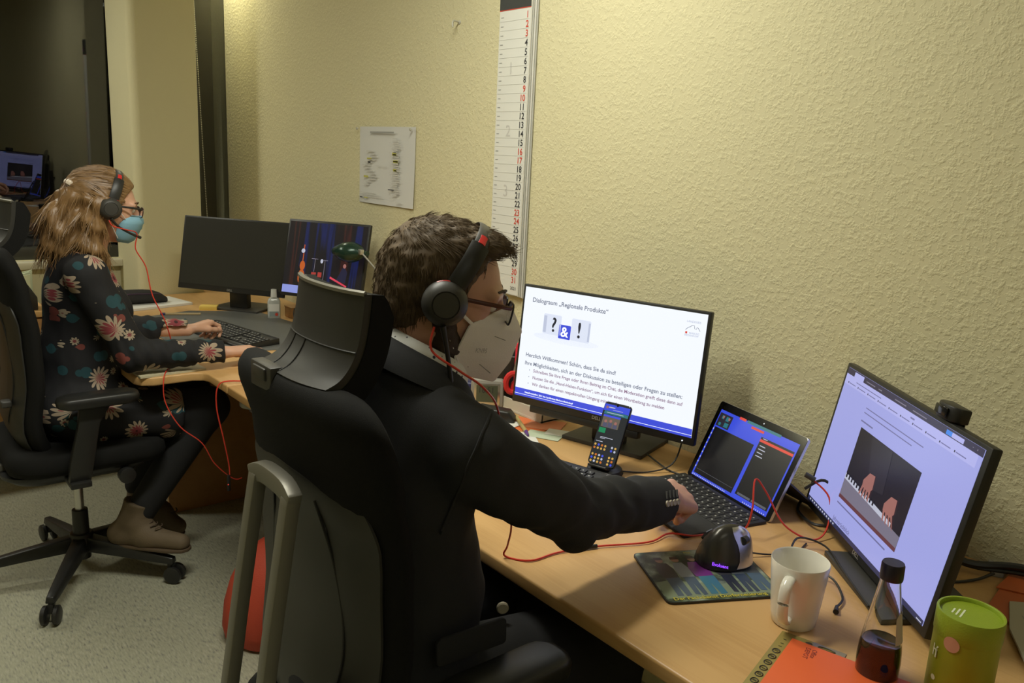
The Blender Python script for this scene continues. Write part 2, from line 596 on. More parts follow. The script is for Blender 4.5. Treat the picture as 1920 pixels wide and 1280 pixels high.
# ---------------------------------------------------------------- monitors
M_SCR_OFF = mat('screen_off', (0.022, 0.022, 0.019), 0.33)
E_WHITE = emat('slide_white', (0.90, 0.94, 1.0), 1.02)
E_BLUE = emat('slide_blue', (0.055, 0.085, 0.72), 0.95)
E_LINE = emat('slide_line', (0.9, 0.95, 1.0), 1.3)
E_GREYT = emat('slide_grey_text', (0.20, 0.23, 0.32), 0.8)
E_PINKT = emat('slide_rose_text', (0.34, 0.20, 0.32), 0.8)
E_DKT = emat('slide_dark', (0.02, 0.025, 0.04), 0.6)
E_SHADE = emat('slide_shade', (0.52, 0.57, 0.72), 1.0)
E_SHADE2 = emat('slide_shade_light', (0.70, 0.75, 0.88), 1.05)
E_RED = emat('screen_red', (0.85, 0.07, 0.04), 0.8)
E_ORANGE = emat('screen_orange', (0.80, 0.22, 0.03), 0.7)
E_LAV = emat('page_lavender', (0.34, 0.36, 0.74), 1.0)
E_LAV2 = emat('page_lavender_light', (0.42, 0.43, 0.80), 1.0)
E_TAB = emat('tab_bar', (0.035, 0.03, 0.07), 0.8)
E_PIC = emat('picture_dark', (0.014, 0.012, 0.022), 0.8)
E_PIC2 = emat('picture_dark_sheen', (0.026, 0.023, 0.035), 0.8)
E_SKIN = emat('picture_skin', (0.36, 0.15, 0.13), 0.9)
E_GREYS = emat('picture_grey', (0.22, 0.20, 0.27), 0.8)
E_WOODR = emat('picture_redwood', (0.15, 0.05, 0.06), 0.8)
E_PTXT = emat('page_text', (0.17, 0.17, 0.36), 0.9)
E_LAPB = emat('laptop_blue', (0.045, 0.085, 0.80), 0.85)
E_LAPK = emat('laptop_black', (0.010, 0.010, 0.011), 0.5)
E_LAPG = emat('laptop_grey', (0.16, 0.17, 0.20), 0.6)
E_TEAL = emat('screen_teal', (0.03, 0.20, 0.24), 0.8)
E_GREEN = emat('screen_green', (0.01, 0.28, 0.11), 0.8)
E_YEL = emat('screen_yellow', (0.75, 0.45, 0.10), 0.8)
E_PALE = emat('screen_pale', (0.60, 0.62, 0.75), 0.8)
E_PURPLE = emat('purple_glow', (0.28, 0.06, 1.0), 1.6)


def sframe(c, yaw, tilt):
    yw, tl = math.radians(yaw), math.radians(tilt)
    r = V((math.cos(yw), math.sin(yw), 0))
    nh = V((r.y, -r.x, 0))
    up = V((0, 0, 1)) * math.cos(tl) - nh * math.sin(tl)
    n = nh * math.cos(tl) + V((0, 0, 1)) * math.sin(tl)
    return axes(c, r, -n, up), r, nh


def flat(name, pts, mt, parent, M, off):
    return B().add([(p[0], -off, p[1]) for p in pts], [tuple(range(len(pts)))]).build(name, mt, parent, M, smooth=False)


def rect(name, u0, v0, u1, v1, mt, parent, M, off):
    return flat(name, [(u0, v0), (u1, v0), (u1, v1), (u0, v1)], mt, parent, M, off)


def rects(name, lst, mt, parent, M, off):
    b = B()
    for (u0, v0, u1, v1) in lst:
        b.add([(u0, -off, v0), (u1, -off, v0), (u1, -off, v1), (u0, -off, v1)], [(0, 1, 2, 3)])
    o = b.build(name, mt, parent, M, smooth=False)
    if len(lst) > 1:
        o['kind'] = 'stuff'
    return o


def tfit(name, s, u, v, width, mt, parent, M, off, bold=0.0003, vs=1.0):
    o = text(name, s, 0.02, mt, parent, M, bold=bold)
    xs = [q.co.x for q in o.data.vertices]
    k = width / (max(xs) - min(xs))
    for q in o.data.vertices:
        x, y = q.co.x, q.co.y
        q.co = (u + (x - min(xs)) * k, -off, v + y * k * vs)
    return o


def disc(u, v, r, n=12, sx=1.0):
    return [(u + r * sx * math.cos(2 * PI * k / n), v + r * math.sin(2 * PI * k / n)) for k in range(n)]


def monitor(label, c, yaw, tilt, W, H, scr, mscreen, base, bottom_logo=True):
    M, r, nh = sframe(c, yaw, tilt)
    c = V(c)
    bc = V((c.x, c.y, 0)) + r * base[0] - nh * base[1]
    bc.z = DZ
    t = thing('monitor', label, 'monitor', fr(bc, math.radians(yaw)), 'computer monitors on the two desks')
    B().box((0, 0.009, 0), (W, 0.018, H)).build('housing', M_BLACK, t, M, bevel=0.003)
    B().box((0, 0.03, -0.01), (W * 0.62, 0.03, H * 0.62)).build('rear_cover', M_BLACK, t, M, bevel=0.01)
    s = B().box(((scr[0] + scr[2]) / 2, 0.0005, (scr[1] + scr[3]) / 2), (scr[2] - scr[0], 0.003, scr[3] - scr[1])).build('screen', mscreen, t, M, smooth=False)
    MB = fr(bc, math.radians(yaw))
    bw, bd = base[2], base[3]
    B().prism([(-bw / 2, -bd / 2), (bw / 2, -bd / 2), (bw / 2 - 0.008, bd / 2), (-bw / 2 + 0.008, bd / 2)], 0.0, 0.011).build('stand_base', M_DARKG, t, MB, bevel=0.002)
    nz0, nz1 = 0.011, c.z - DZ + 0.02
    off = base[1]
    yb = 0.045 - off + 0.0
    b = B()
    b.loft([[(sx * 0.045, yy, zz) for sx, yy in ((-1, y0), (1, y0), (1, y1), (-1, y1))] for (y0, y1, zz) in
            ((max(yb, -bd / 2 + 0.02), max(yb, -bd / 2 + 0.02) + 0.035, nz0), (max(yb, -bd / 2 + 0.02), max(yb, -bd / 2 + 0.02) + 0.03, nz1 * 0.5), (yb, yb + 0.025, nz1))])
    b.build('stand_neck', M_DARKG, t, MB, bevel=0.003)
    if bottom_logo:
        text('brand_lettering', 'DELL', 0.0125, M_LOGO, t, M @ Matrix.Translation((0, -0.0006, -H / 2 + 0.006)) @ RX90, 'CENTER', bold=0.0002)
    return t, s, M


# the man's slide monitor
t, s, M = monitor('black monitor showing a white presentation slide with a blue footer', (1.499, 1.429, 0.984), -75.2, 5.7, 0.540, 0.326,
                  (-0.262, -0.1435, 0.262, 0.156), E_WHITE, (0.0, 0.105, 0.24, 0.18))
B().box((-0.045, 0.012, -0.172), (0.33, 0.022, 0.02)).build('sound_bar', M_BLACK, t, M, bevel=0.003)
o1, o2, o3 = 0.0012, 0.0015, 0.0018
tfit('slide_title', 'Dialograum „Regionale Produkte“', -0.2351, 0.1180, 0.232, E_GREYT, s, M, o1)
tfit('slide_text', 'Herzlich Willkommen! Schön, dass Sie da sind!', -0.2385, -0.032, 0.278, E_GREYT, s, M, o1)
tfit('slide_text', 'Ihre Möglichkeiten, sich an der Diskussion zu beteiligen oder Fragen zu stellen:', -0.2385, -0.0545, 0.464, E_GREYT, s, M, o1)
for (tx, v, w) in (('Schreiben Sie Ihre Frage oder Ihren Beitrag im Chat, die Moderation greift diese dann auf', -0.0715, 0.438),
                   ('Nutzen Sie die „Hand-Heben-Funktion“, um sich für einen Wortbeitrag zu melden', -0.0900, 0.392),
                   ('Wir danken für einen respektvollen Umgang miteinander', -0.1080, 0.272)):
    tfit('slide_bullet_text', tx, -0.2090, v, w, E_PINKT, s, M, o1)
    flat('bullet', disc(-0.2215, v + 0.004, 0.0013, 8), E_GREYT, s, M, o1)
rect('footer_band', -0.262, -0.1435, 0.262, -0.1215, E_BLUE, s, M, o1)
rects('footer_line', [(-0.262, -0.1377, 0.262, -0.1367)], E_LINE, s, M, o2)
tfit('footer_text', 'Neujahrsempfang 2021 des Landkreises Marburg-Biedenkopf', -0.229, -0.1325, 0.155, E_LINE, s, M, o2, bold=0.0004)
# three cubes ? & !
for nm, cx, cz, hw, hh, mt, sh, ch, mch in (('picture_cube', -0.166, 0.066, 0.028, 0.027, E_SHADE2, E_SHADE, '?', E_DKT), ('picture_cube', -0.125, 0.052, 0.0185, 0.0185, E_BLUE, E_BLUE, '&', E_LINE), ('picture_cube', -0.077, 0.063, 0.029, 0.029, E_SHADE2, E_SHADE, '!', E_DKT)):
    q = flat(nm, [(cx - hw, cz - hh * 0.9), (cx - hw * 0.9, cz - hh), (cx + hw * 0.9, cz - hh), (cx + hw, cz - hh * 0.9), (cx + hw, cz + hh * 0.9), (cx + hw * 0.9, cz + hh), (cx - hw * 0.9, cz + hh), (cx - hw, cz + hh * 0.9)], mt, s, M, o1)
    side = 1 if ch == '!' else -1
    rects('cube_side', [(cx - hw * 0.96, cz - hh * 0.86, cx - hw * 0.62, cz + hh * 0.8)] if side < 0 and ch == '?' else [(cx + hw * 0.78, cz - hh * 0.86, cx + hw * 0.97, cz + hh * 0.8)], sh if ch != '&' else E_BLUE, s, M, o2)
    text('cube_sign', ch, hh * 2.0, mch, s, M @ Matrix.Translation((cx + (0.006 if ch == '?' else -0.004 if ch == '!' else 0), -o3, cz - hh * 0.66)) @ RX90, 'CENTER', bold=0.0006)
flat('cube_shadow', disc(-0.12, 0.031, 0.012, 16, 8.5), E_SHADE2, s, M, 0.0010)
# castle logo
b = B()
cs = [(0.2105, 0.113), (0.2165, 0.119), (0.222, 0.1215), (0.226, 0.1255), (0.2315, 0.1255), (0.2335, 0.118), (0.2375, 0.117), (0.239, 0.122), (0.242, 0.121), (0.2475, 0.1135)]
b.tube([(x, -o2, z) for x, z in cs], 0.0006, n=4, sub=1)
b.build('castle_logo', E_GREYT, s, M)
tfit('logo_text', 'LANDKREIS', 0.2115, 0.1315, 0.036, E_SHADE, s, M, o1)
tfit('logo_text', 'MARBURG', 0.2205, 0.1045, 0.026, E_SHADE, s, M, o1)
tfit('logo_text', 'BIEDENKOPF', 0.2095, 0.0985, 0.036, E_SHADE, s, M, o1)
rect('logo_square', 0.2105, 0.1040, 0.2155, 0.1090, E_RED, s, M, o1)
B().cyl((0.24, -0.0015, -0.1545), (0.24, 0.0, -0.1545), 0.0018, n=8).build('power_light', E_LINE, t, M)

# the man's browser monitor
t, s, M = monitor('black monitor turned sideways showing a web page with a piano video', (1.479, 0.675, 0.921), -128.7, 9.7, 0.540, 0.330,
                  (-0.2575, -0.1495, 0.2565, 0.157), E_LAV, (0.075, 0.03, 0.25, 0.19))
rect('tab_strip', -0.2575, 0.144, 0.2565, 0.157, E_TAB, s, M, o1)
rect('open_tab', -0.222, 0.1425, -0.178, 0.1545, E_LAV2, s, M, o2)
rect('address_bar', -0.2575, 0.1225, 0.2455, 0.144, E_LAV2, s, M, o1)
rects('bookmark_icons', [(-0.24 + 0.047 * k, 0.1265, -0.2365 + 0.047 * k, 0.130) for k in range(10)], E_TAB, s, M, o2)
rects('bookmark_lines', [(-0.234 + 0.047 * k, 0.1272, -0.204 + 0.047 * k, 0.1290) for k in range(10)], E_PTXT, s, M, o2)
rects('address_line', [(-0.205, 0.1352, -0.09, 0.1368), (0.03, 0.1345, 0.045, 0.1375)], E_PTXT, s, M, o2)
rects('tab_marks', [(-0.165, 0.1485, -0.125, 0.1505), (-0.11, 0.1485, -0.095, 0.1505), (-0.04, 0.1485, 0.005, 0.1505), (0.03, 0.1485, 0.08, 0.1505), (0.225, 0.150, 0.228, 0.151), (0.238, 0.149, 0.2405, 0.1515)], E_GREYS, s, M, o2)
rect('download_badge', 0.146, 0.1455, 0.164, 0.1535, emat('badge_blue', (0.05, 0.25, 0.85), 0.9), s, M, o2)
rect('download_badge_label', 0.164, 0.1455, 0.200, 0.1535, E_LAV2, s, M, o2)
rects('page_text', [(-0.134, 0.1015, 0.098, 0.1035), (-0.136, 0.0915, 0.062, 0.0935), (-0.138, 0.0735, -0.085, 0.0765), (-0.128, -0.1015, 0.088, -0.0985)], E_PTXT, s, M, o1)
tfit('page_heading', 'Jahresrückblick', -0.1255, -0.1375, 0.082, E_PTXT, s, M, o1)
pic = rect('video_picture', -0.1285, -0.0890, 0.1185, 0.0630, E_PIC, s, M, o1)
flat('video_sleeve', [(-0.075, 0.062), (0.012, 0.062), (0.025, -0.02), (-0.035, -0.03)], E_PIC2, s, M, o2)
flat('piano_body', [(-0.1285, -0.0890), (0.1185, -0.0890), (0.1185, -0.060), (-0.1285, -0.0480)], E_GREYS, s, M, o2)
rect('piano_rail', -0.1285, -0.0890, 0.1185, -0.0815, E_WOODR, s, M, o3)
flat('piano_white_keys', [(-0.1285, -0.0480), (0.080, -0.0590), (0.080, -0.0510), (-0.1285, -0.0360)], E_PALE, s, M, o3)
rects('piano_black_keys', [(-0.125 + 0.0125 * k, -0.0440 - 0.0007 * k, -0.119 + 0.0125 * k, -0.0345 - 0.0007 * k) for k in range(11)], E_PIC, s, M, 0.0021)
for (x, z, fx) in ((-0.035, -0.030, 1), (0.060, -0.038, -1)):
    b = B()
    b.add([(x - 0.004, -0.0024, z + 0.028), (x + 0.018, -0.0024, z + 0.030), (x + 0.022, -0.0024, z + 0.004), (x + 0.012, -0.0024, z - 0.006), (x - 0.018, -0.0024, z - 0.004), (x - 0.020, -0.0024, z + 0.008)], [(0, 1, 2, 3, 4, 5)])
    for k in range(4):
        x0 = x - 0.018 + 0.0095 * k
        b.add([(x0, -0.0024, z), (x0 + 0.0075, -0.0024, z), (x0 + 0.006 - 0.006 * fx + 0.003 * k, -0.0024, z - 0.022 - 0.002 * (k % 2)), (x0 + 0.001 - 0.006 * fx + 0.003 * k, -0.0024, z - 0.021)], [(0, 1, 2, 3)])
    b.build('video_hand', E_SKIN, s, M, smooth=False)
rects('taskbar_icons', [(-0.245 + 0.0115 * k, -0.1455, -0.2395 + 0.0115 * k, -0.142) for k in range(12)], E_TAB, s, M, o2)
rect('taskbar', -0.2575, -0.1495, 0.2565, -0.1405, emat('taskbar_dark', (0.03, 0.035, 0.10), 0.8), s, M, o1)
rects('taskbar_marks', [(-0.245 + 0.0115 * k, -0.1465, -0.2395 + 0.0115 * k, -0.143) for k in range(12)] + [(0.236, -0.147, 0.252, -0.145)], E_PALE, s, M, 0.0019)
wc = thing('webcam', 'black webcam clipped on top of the piano-video monitor', 'webcam', M @ Matrix.Translation((0.125, 0.01, 0.165)))
MW = M @ Matrix.Translation((0.125, 0.004, 0.165))
arc = [(0.030 * math.cos(math.radians(a)), 0.006 - 0.020 * math.sin(math.radians(a))) for a in range(0, 181, 12)] + [(-0.030, 0.022), (0.030, 0.022)]
B().prism(arc, 0.002, 0.028).build('body', M_BLACK, wc, MW, bevel=0.003)
B().box((0, -0.0135, 0.015), (0.036, 0.004, 0.016)).build('front_window', M_GLOSSB, wc, MW, bevel=0.002)
B().box((0, 0.010, 0.001), (0.04, 0.022, 0.003)).box((0, 0.0225, -0.010), (0.04, 0.003, 0.022)).build('clip', M_BLACK, wc, MW, bevel=0.002)

# the woman's monitors
t, s, M = monitor('wide black monitor switched off on the corner desk', (1.372, 3.606, 0.993), -55.6, 12.0, 0.538, 0.328,
                  (-0.260, -0.1400, 0.260, 0.157), M_SCR_OFF, (-0.01, 0.10, 0.25, 0.20))


def stage_mat():
    m, nt, p = node_mat('stage_curtain_picture')
    tc = nt.nodes.new('ShaderNodeTexCoord')
    mp = nt.nodes.new('ShaderNodeMapping')
    mp.inputs['Scale'].default_value = (17, 0, 0.9)
    n = nt.nodes.new('ShaderNodeTexNoise')
    n.inputs['Scale'].default_value = 1.0
    n.inputs['Detail'].default_value = 2.5
    r = ramp(nt, [(0.36, (0.006, 0.008, 0.03)), (0.43, (0.012, 0.025, 0.17)), (0.47, (0.010, 0.009, 0.018)), (0.56, (0.016, 0.010, 0.014)), (0.62, (0.09, 0.020, 0.018)), (0.68, (0.012, 0.010, 0.016))])
    nt.links.new(tc.outputs['Object'], mp.inputs[0])
    nt.links.new(mp.outputs[0], n.inputs['Vector'])
    nt.links.new(n.outputs[0], r.inputs[0])
    nt.links.new(r.outputs[0], p.inputs['Emission Color'])
    p.inputs['Emission Strength'].default_value = 0.42
    p.inputs['Base Color'].default_value = (0.01, 0.01, 0.01, 1)
    p.inputs['Roughness'].default_value = 0.35
    return m


t, s, M = monitor('squarer black monitor showing a concert stage with double bass and drums', (1.517, 3.015, 1.041), -59.9, 14.0, 0.376, 0.312,
                  (-0.180, -0.1435, 0.180, 0.147), stage_mat(), (0.0, 0.085, 0.20, 0.16), False)
rect('desktop_strip', -0.180, -0.1435, 0.180, -0.112, emat('desktop_pale_blue', (0.28, 0.33, 0.75), 0.9), s, M, o1)
E_BASS = emat('bass_orange', (0.60, 0.12, 0.02), 0.8)
flat('bass_body', disc(-0.098, -0.075, 0.030, 14, 0.52), E_BASS, s, M, o1)
flat('bass_body', disc(-0.098, -0.030, 0.020, 12, 0.62), E_BASS, s, M, o1)
rect('bass_neck', -0.1005, -0.012, -0.0965, 0.055, E_BASS, s, M, o1)
flat('player', [(-0.118, -0.035), (-0.085, -0.03), (-0.09, 0.028), (-0.106, 0.034), (-0.116, 0.02)], emat('stage_suit', (0.015, 0.016, 0.04), 0.8), s, M, 0.0010)
flat('player_head', disc(-0.102, 0.030, 0.009, 10), E_PALE, s, M, 0.0013)
flat('bass_drum', disc(-0.035, -0.093, 0.017, 14, 0.9), E_PALE, s, M, o2)
rects('drum', [(-0.052, -0.076, -0.030, -0.052), (-0.022, -0.070, -0.004, -0.050)], emat('drum_red', (0.45, 0.05, 0.04), 0.8), s, M, o1)
rects('cymbal', [(-0.058, 0.001, -0.028, 0.003), (-0.008, -0.002, 0.018, 0.000), (-0.042, -0.05, -0.040, 0.001), (0.004, -0.10, 0.006, 0.0)], E_GREYS, s, M, o1)
flat('drummer_head', disc(-0.010, -0.005, 0.009, 10, 0.7), E_PALE, s, M, o1)
flat('stage_keyboard', [(0.035, -0.070), (0.115, -0.100), (0.117, -0.094), (0.037, -0.062)], emat('stage_keys_red', (0.70, 0.06, 0.10), 0.9), s, M, o2)
flat('player', [(0.066, -0.075), (0.108, -0.085), (0.112, -0.04), (0.100, -0.022), (0.088, -0.024)], emat('stage_suit_b', (0.02, 0.02, 0.05), 0.8), s, M, o1)
flat('player_head', disc(0.097, -0.016, 0.009, 10, 0.8), E_SKIN, s, M, 0.0013)
flat('stage_floor', [(-0.180, -0.112), (0.180, -0.112), (0.180, -0.1), (-0.180, -0.092)], emat('stage_floor_dark', (0.03, 0.03, 0.055), 0.8), s, M, 0.0009)

# ---------------------------------------------------------------- tablet computer with keyboard cover
M, r, nh = sframe((1.570, 1.034, 0.8325), -104.7, 24.9)
tb = thing('tablet_computer', 'silver tablet computer with blue screen propped behind its black keyboard cover', 'laptop', fr((1.53, 1.045, DZ), math.radians(-104.7)))
B().prism(rrect(0.292, 0.201, 0.008), -0.0085, 0.0, M @ RX90).build('tablet_body', M_SILVER, tb, bevel=0.0015)
s = B().prism(rrect(0.290, 0.199, 0.007), 0.0, 0.0006, M @ RX90).build('screen', M_GLOSSB, tb, smooth=False)
rect('desktop', -0.1315, -0.0925, 0.1325, 0.0805, E_LAPB, s, M, 0.0010)
rect('black_window', -0.1262, -0.0855, 0.0130, 0.0365, E_LAPK, s, M, 0.0013)
rects('black_window_line', [(-0.122, -0.0745, 0.010, -0.0737)], E_LAPG, s, M, 0.0016)
rect('list_window', 0.0235, -0.0815, 0.1285, 0.0605, E_LAPK, s, M, 0.0013)
rect('red_bar', 0.0235, 0.0495, 0.1285, 0.0555, E_RED, s, M, 0.0016)
rects('list_lines', [(0.030, 0.040 - 0.008 * k, 0.048 + 0.004 * (k % 2), 0.0420 - 0.008 * k) for k in range(4)] + [(0.030, 0.0575, 0.045, 0.059)], E_PALE, s, M, 0.0016)
rects('list_buttons', [(0.030, -0.080, 0.072, -0.075), (0.076, -0.080, 0.124, -0.075)], E_LAPG, s, M, 0.0016)
rect('red_button', -0.0630, 0.0765, -0.0410, 0.0825, E_RED, s, M, 0.0016)
rects('toolbar', [(-0.036, 0.0760, 0.075, 0.0825)], E_TEAL, s, M, 0.0013)
rect('red_button', -0.0170, 0.0680, 0.0250, 0.0735, E_RED, s, M, 0.0016)
rect('video_thumbnail', -0.1285, 0.0400, -0.0830, 0.0735, E_PIC2, s, M, 0.0013)
rects('thumbnail_people', [(-0.118, 0.060, -0.110, 0.069), (-0.103, 0.058, -0.092, 0.069), (-0.102, 0.043, -0.088, 0.054), (-0.121, 0.043, -0.113, 0.050)], E_TEAL, s, M, 0.0016)
rects('thumbnail_faces', [(-0.115, 0.062, -0.110, 0.068), (-0.095, 0.062, -0.089, 0.068)], E_SKIN, s, M, 0.0018)
rects('taskbar_icons', [(-0.128 + 0.0062 * k, -0.0912, -0.1248 + 0.0062 * k, -0.0885) for k in range(20)] + [(0.055 + 0.0062 * k, -0.0912, 0.058 + 0.0062 * k, -0.0885) for k in range(12)], E_PALE, s, M, 0.0014)
rects('desktop_icons', [(-0.1305, 0.028 - 0.0125 * k, -0.1275, 0.032 - 0.0125 * k) for k in range(9)], E_PALE, s, M, 0.0014)
flat('camera_light', disc(0.0125, 0.0900, 0.0016, 8), E_LINE, s, M, 0.0010)
# kickstand
hl = M @ V((0, 0.009, -0.005))
back = -nh
k0 = M @ V((-0.14, 0.010, -0.005)); k1 = M @ V((0.14, 0.010, -0.005))
f0 = k0 + back * 0.105; f0.z = DZ + 0.002
f1 = k1 + back * 0.105; f1.z = DZ + 0.002
th = V((0, 0, 0.003)) + back * 0.002
B().add([k0, k1, f1, f0, k0 + th, k1 + th, f1 + th, f0 + th], [(0, 1, 2, 3), (4, 7, 6, 5), (0, 4, 5, 1), (1, 5, 6, 2), (2, 6, 7, 3), (3, 7, 4, 0)]).build('kickstand', M_DARKG, tb)
# keyboard cover: local frame x = right, y = towards screen, z up
KB = axes(V((1.530, 1.0445, 0)) + nh * 0.114 + V((0, 0, DZ)), r, -nh, (0, 0, 1))
cv = B().box((0, 0.0, 0.0035), (0.292, 0.216, 0.007)).build('keyboard_cover', mat('cover_black', (0.020, 0.020, 0.019), 0.6, bump=0.1, bscale=900), tb, KB, bevel=0.002)
B().box((0, -0.070, 0.0074), (0.10, 0.055, 0.0008)).build('touchpad', mat('touchpad_black', (0.012, 0.012, 0.012), 0.3), cv, KB)
M_KEY = mat('key_black', (0.022, 0.022, 0.021), 0.5)
M_KEYL = mat('key_legend', (0.45, 0.45, 0.42), 0.6)


def keys(parent, KF, rows, x0, y0, pitch, rowp, ksz, kh, z, legend=True):
    """rows: list of lists of key widths in pitch units; every key an own part"""
    cache = {}
    leg = B()
    for i, row in enumerate(rows):
        x = x0
        for w in row:
            if w < 0:
                x += -w * pitch
                continue
            if w not in cache:
                wd_ = w * pitch - (pitch - ksz)
                kb = B()
                kb.loft([[(sx * wd_ / 2 * q, sy * ksz_ / 2 * q, zz) for sx, sy in ((-1, -1), (1, -1), (1, 1), (-1, 1))] for (q, zz, ksz_) in ((1.0, 0, rowp - (pitch - ksz)), (1.0, kh * 0.5, rowp - (pitch - ksz)), (0.90, kh, rowp - (pitch - ksz)))])
                cache[w] = kb.mesh(smooth=False)
                cache[w].materials.append(M_KEY)
            cx = x + w * pitch / 2
            cy = y0 - i * rowp
            link('key', cache[w], parent, KF @ Matrix.Translation((cx, cy, z)))
            if legend and w < 2:
                leg.box((cx - 0.001, cy + 0.001, z + kh + 0.0002), (0.0035, 0.0035, 0.0003))
            x += w * pitch
    if legend:
        o = leg.build('key_legends', M_KEYL, parent, KF, smooth=False)
        o['kind'] = 'stuff'


keys(cv, KB, [[1] * 14, [1] * 13 + [1.0], [1.4] + [1] * 12 + [0.6], [1.6] + [1] * 11 + [1.4], [1.2] + [1] * 11 + [1.8], [1.2, 1.1, 1.1, 5.2, 1.1, 1.1, 1, 1, 1.2]], -0.1365, 0.088, 0.0195, 0.0185, 0.0168, 0.0016, 0.007)

# ---------------------------------------------------------------- keyboards


def keyboard(label, KF, w, d, name_text=None, joined=False):
    t = thing('keyboard', label, 'keyboard', KF)
    prof = [(-d / 2, 0.0), (d / 2, 0.0), (d / 2, 0.024), (d / 2 - 0.02, 0.024), (-d / 2 + 0.012, 0.013), (-d / 2, 0.008)]
    Mx = KF @ Matrix(((0, 0, 1, 0), (1, 0, 0, 0), (0, 1, 0, 0), (0, 0, 0, 1)))
    bd = B().prism(prof, -w / 2, w / 2, Mx).build('case', M_BLACK, t, bevel=0.003)
    sl = math.atan2(0.011, d - 0.032)
    KT = KF @ Matrix.Translation((0, 0, 0.0175)) @ Matrix.Rotation(sl, 4, 'X')
    p = 0.019
    rows = [[1, -0.6, 1, 1, 1, 1, -0.5, 1, 1, 1, 1, -0.5, 1, 1, 1, 1, -0.4, 1, 1, 1], [1] * 13 + [2, -0.4, 1, 1, 1, -0.3, 1, 1, 1, 1], [1.5] + [1] * 12 + [1.5, -0.4, 1, 1, 1, -0.3, 1, 1, 1, 1],
            [1.75] + [1] * 12 + [1.25, -3.7, 1, 1, 1, 1], [1.25] + [1] * 11 + [2.75, -1.4, 1, -1.3, 1, 1, 1, 1], [1.25, 1.25, 1.25, 6.25, 1.25, 1.25, 1.25, 1.25, -0.4, 1, 1, 1, -0.3, 2, 1, 1]]
    if not joined:
        keys(t, KT, rows, -w / 2 + 0.010, 0.046, p, 0.0188, 0.0162, 0.005, 0.0005)
    else:
        b = B()
        lg = B()
        for i, row in enumerate(rows):
            x = -w / 2 + 0.010
            for k in row:
                if k > 0:
                    b.box((x + k * p / 2, 0.046 - i * 0.0188, 0.003), (k * p - 0.003, 0.0158, 0.005))
                    lg.box((x + k * p / 2, 0.047 - i * 0.0188, 0.0057), (0.004, 0.004, 0.0004))
                x += abs(k) * p
        o = b.build('keys', M_KEY, t, KT, smooth=False)
        o['kind'] = 'stuff'
        o = lg.build('key_legends', M_KEYL, t, KT, smooth=False)
        o['kind'] = 'stuff'
    if name_text:
        text('brand_lettering', name_text, 0.011, M_LOGO, t, KT @ Matrix.Translation((w / 2 - 0.045, 0.060, 0.0015)), 'CENTER')
    return t


yw = math.radians(-75.2)
KM = fr((1.248, 1.384, DZ), yw)
keyboard('black office keyboard in front of the slide monitor, half under the jacket sleeve', KM, 0.44, 0.155, 'FUJITSU')
tag(B().box((-0.10, 0.066, 0.0262), (0.09, 0.016, 0.002)).build('sticky_note', M_CREAM, None, KM), 'cream sticky strip lying on the top edge of the keyboard', 'note')
KW = fr((1.165, 3.115, DZ + 0.003), math.radians(-80))
keyboard('black office keyboard lying on the dark desk mat', KW, 0.44, 0.155, None, joined=True)

# desk mat
b = B().prism([(0.925, 3.62), (0.945, 2.90), (1.24, 2.84), (1.53, 3.05), (1.46, 3.56), (1.2, 3.70)], DZ, DZ + 0.0028)
tag(b.build('desk_mat', mat('desk_mat_grey', (0.115, 0.118, 0.112), 0.55, bump=0.1, bscale=400), bevel=0.0008), 'dark grey desk mat under the keyboard on the corner desk', 'desk mat')

# ---------------------------------------------------------------- phone on charging stand
M, r, nh = sframe((1.412, 1.308, 0.835), -75.2, 26.9)
ph = thing('smartphone', 'black smartphone leaning on a round charging stand, showing a chat', 'phone', fr((1.385, 1.30, DZ + 0.02), math.radians(-75.2)))
B().prism(rrect(0.074, 0.158, 0.009), -0.0075, 0.0, M @ RX90).build('phone_body', M_GLOSSB, ph, bevel=0.002)
s = B().prism(rrect(0.070, 0.154, 0.007), 0.0, 0.0005, M @ RX90).build('screen', emat('chat_dark', (0.018, 0.022, 0.026), 0.8), ph, smooth=False)
rect('chat_header', -0.0345, 0.056, 0.0345, 0.0725, E_LAPB, s, M, 0.0009)
rect('chat_pinned_bar', -0.031, 0.0475, 0.0345, 0.0555, E_TEAL, s, M, 0.0009)
rects('chat_header_text', [(-0.022, 0.064, -0.005, 0.0665), (-0.024, 0.051, 0.022, 0.0525), (-0.010, 0.0595, 0.018, 0.0605)], E_PALE, s, M, 0.0012)
flat('chat_avatar', disc(-0.0265, 0.0645, 0.0035, 10), E_SKIN, s, M, 0.0012)
rect('chat_photo', -0.030, 0.0150, 0.017, 0.0460, emat('chat_photo', (0.16, 0.13, 0.10), 0.8), s, M, 0.0009)
rect('chat_photo_caption', -0.030, 0.041, 0.017, 0.0460, E_BLUE, s, M, 0.0012)
rects('photo_people', [(-0.025, 0.016, -0.014, 0.026), (-0.012, 0.016, -0.001, 0.028), (0.002, 0.016, 0.013, 0.025)], emat('people_grey', (0.10, 0.10, 0.17), 0.8), s, M, 0.0012)
b = B()
for x, z in ((-0.020, 0.030), (-0.0065, 0.032), (0.0075, 0.029)):
    b.add([(p[0], -0.0014, p[1]) for p in disc(x, z, 0.0038, 10)], [tuple(range(10))])
b.build('photo_faces', E_SKIN, s, M, smooth=False)['kind'] = 'stuff'
rect('chat_sticker', -0.0315, 0.0005, -0.0135, 0.0130, E_GREEN, s, M, 0.0009)
rects('chat_lines', [(-0.022, -0.0105, 0.012, -0.0090), (-0.022, -0.0135, -0.008, -0.0122), (-0.030, -0.022, -0.012, -0.0205)], E_PALE, s, M, 0.0009)
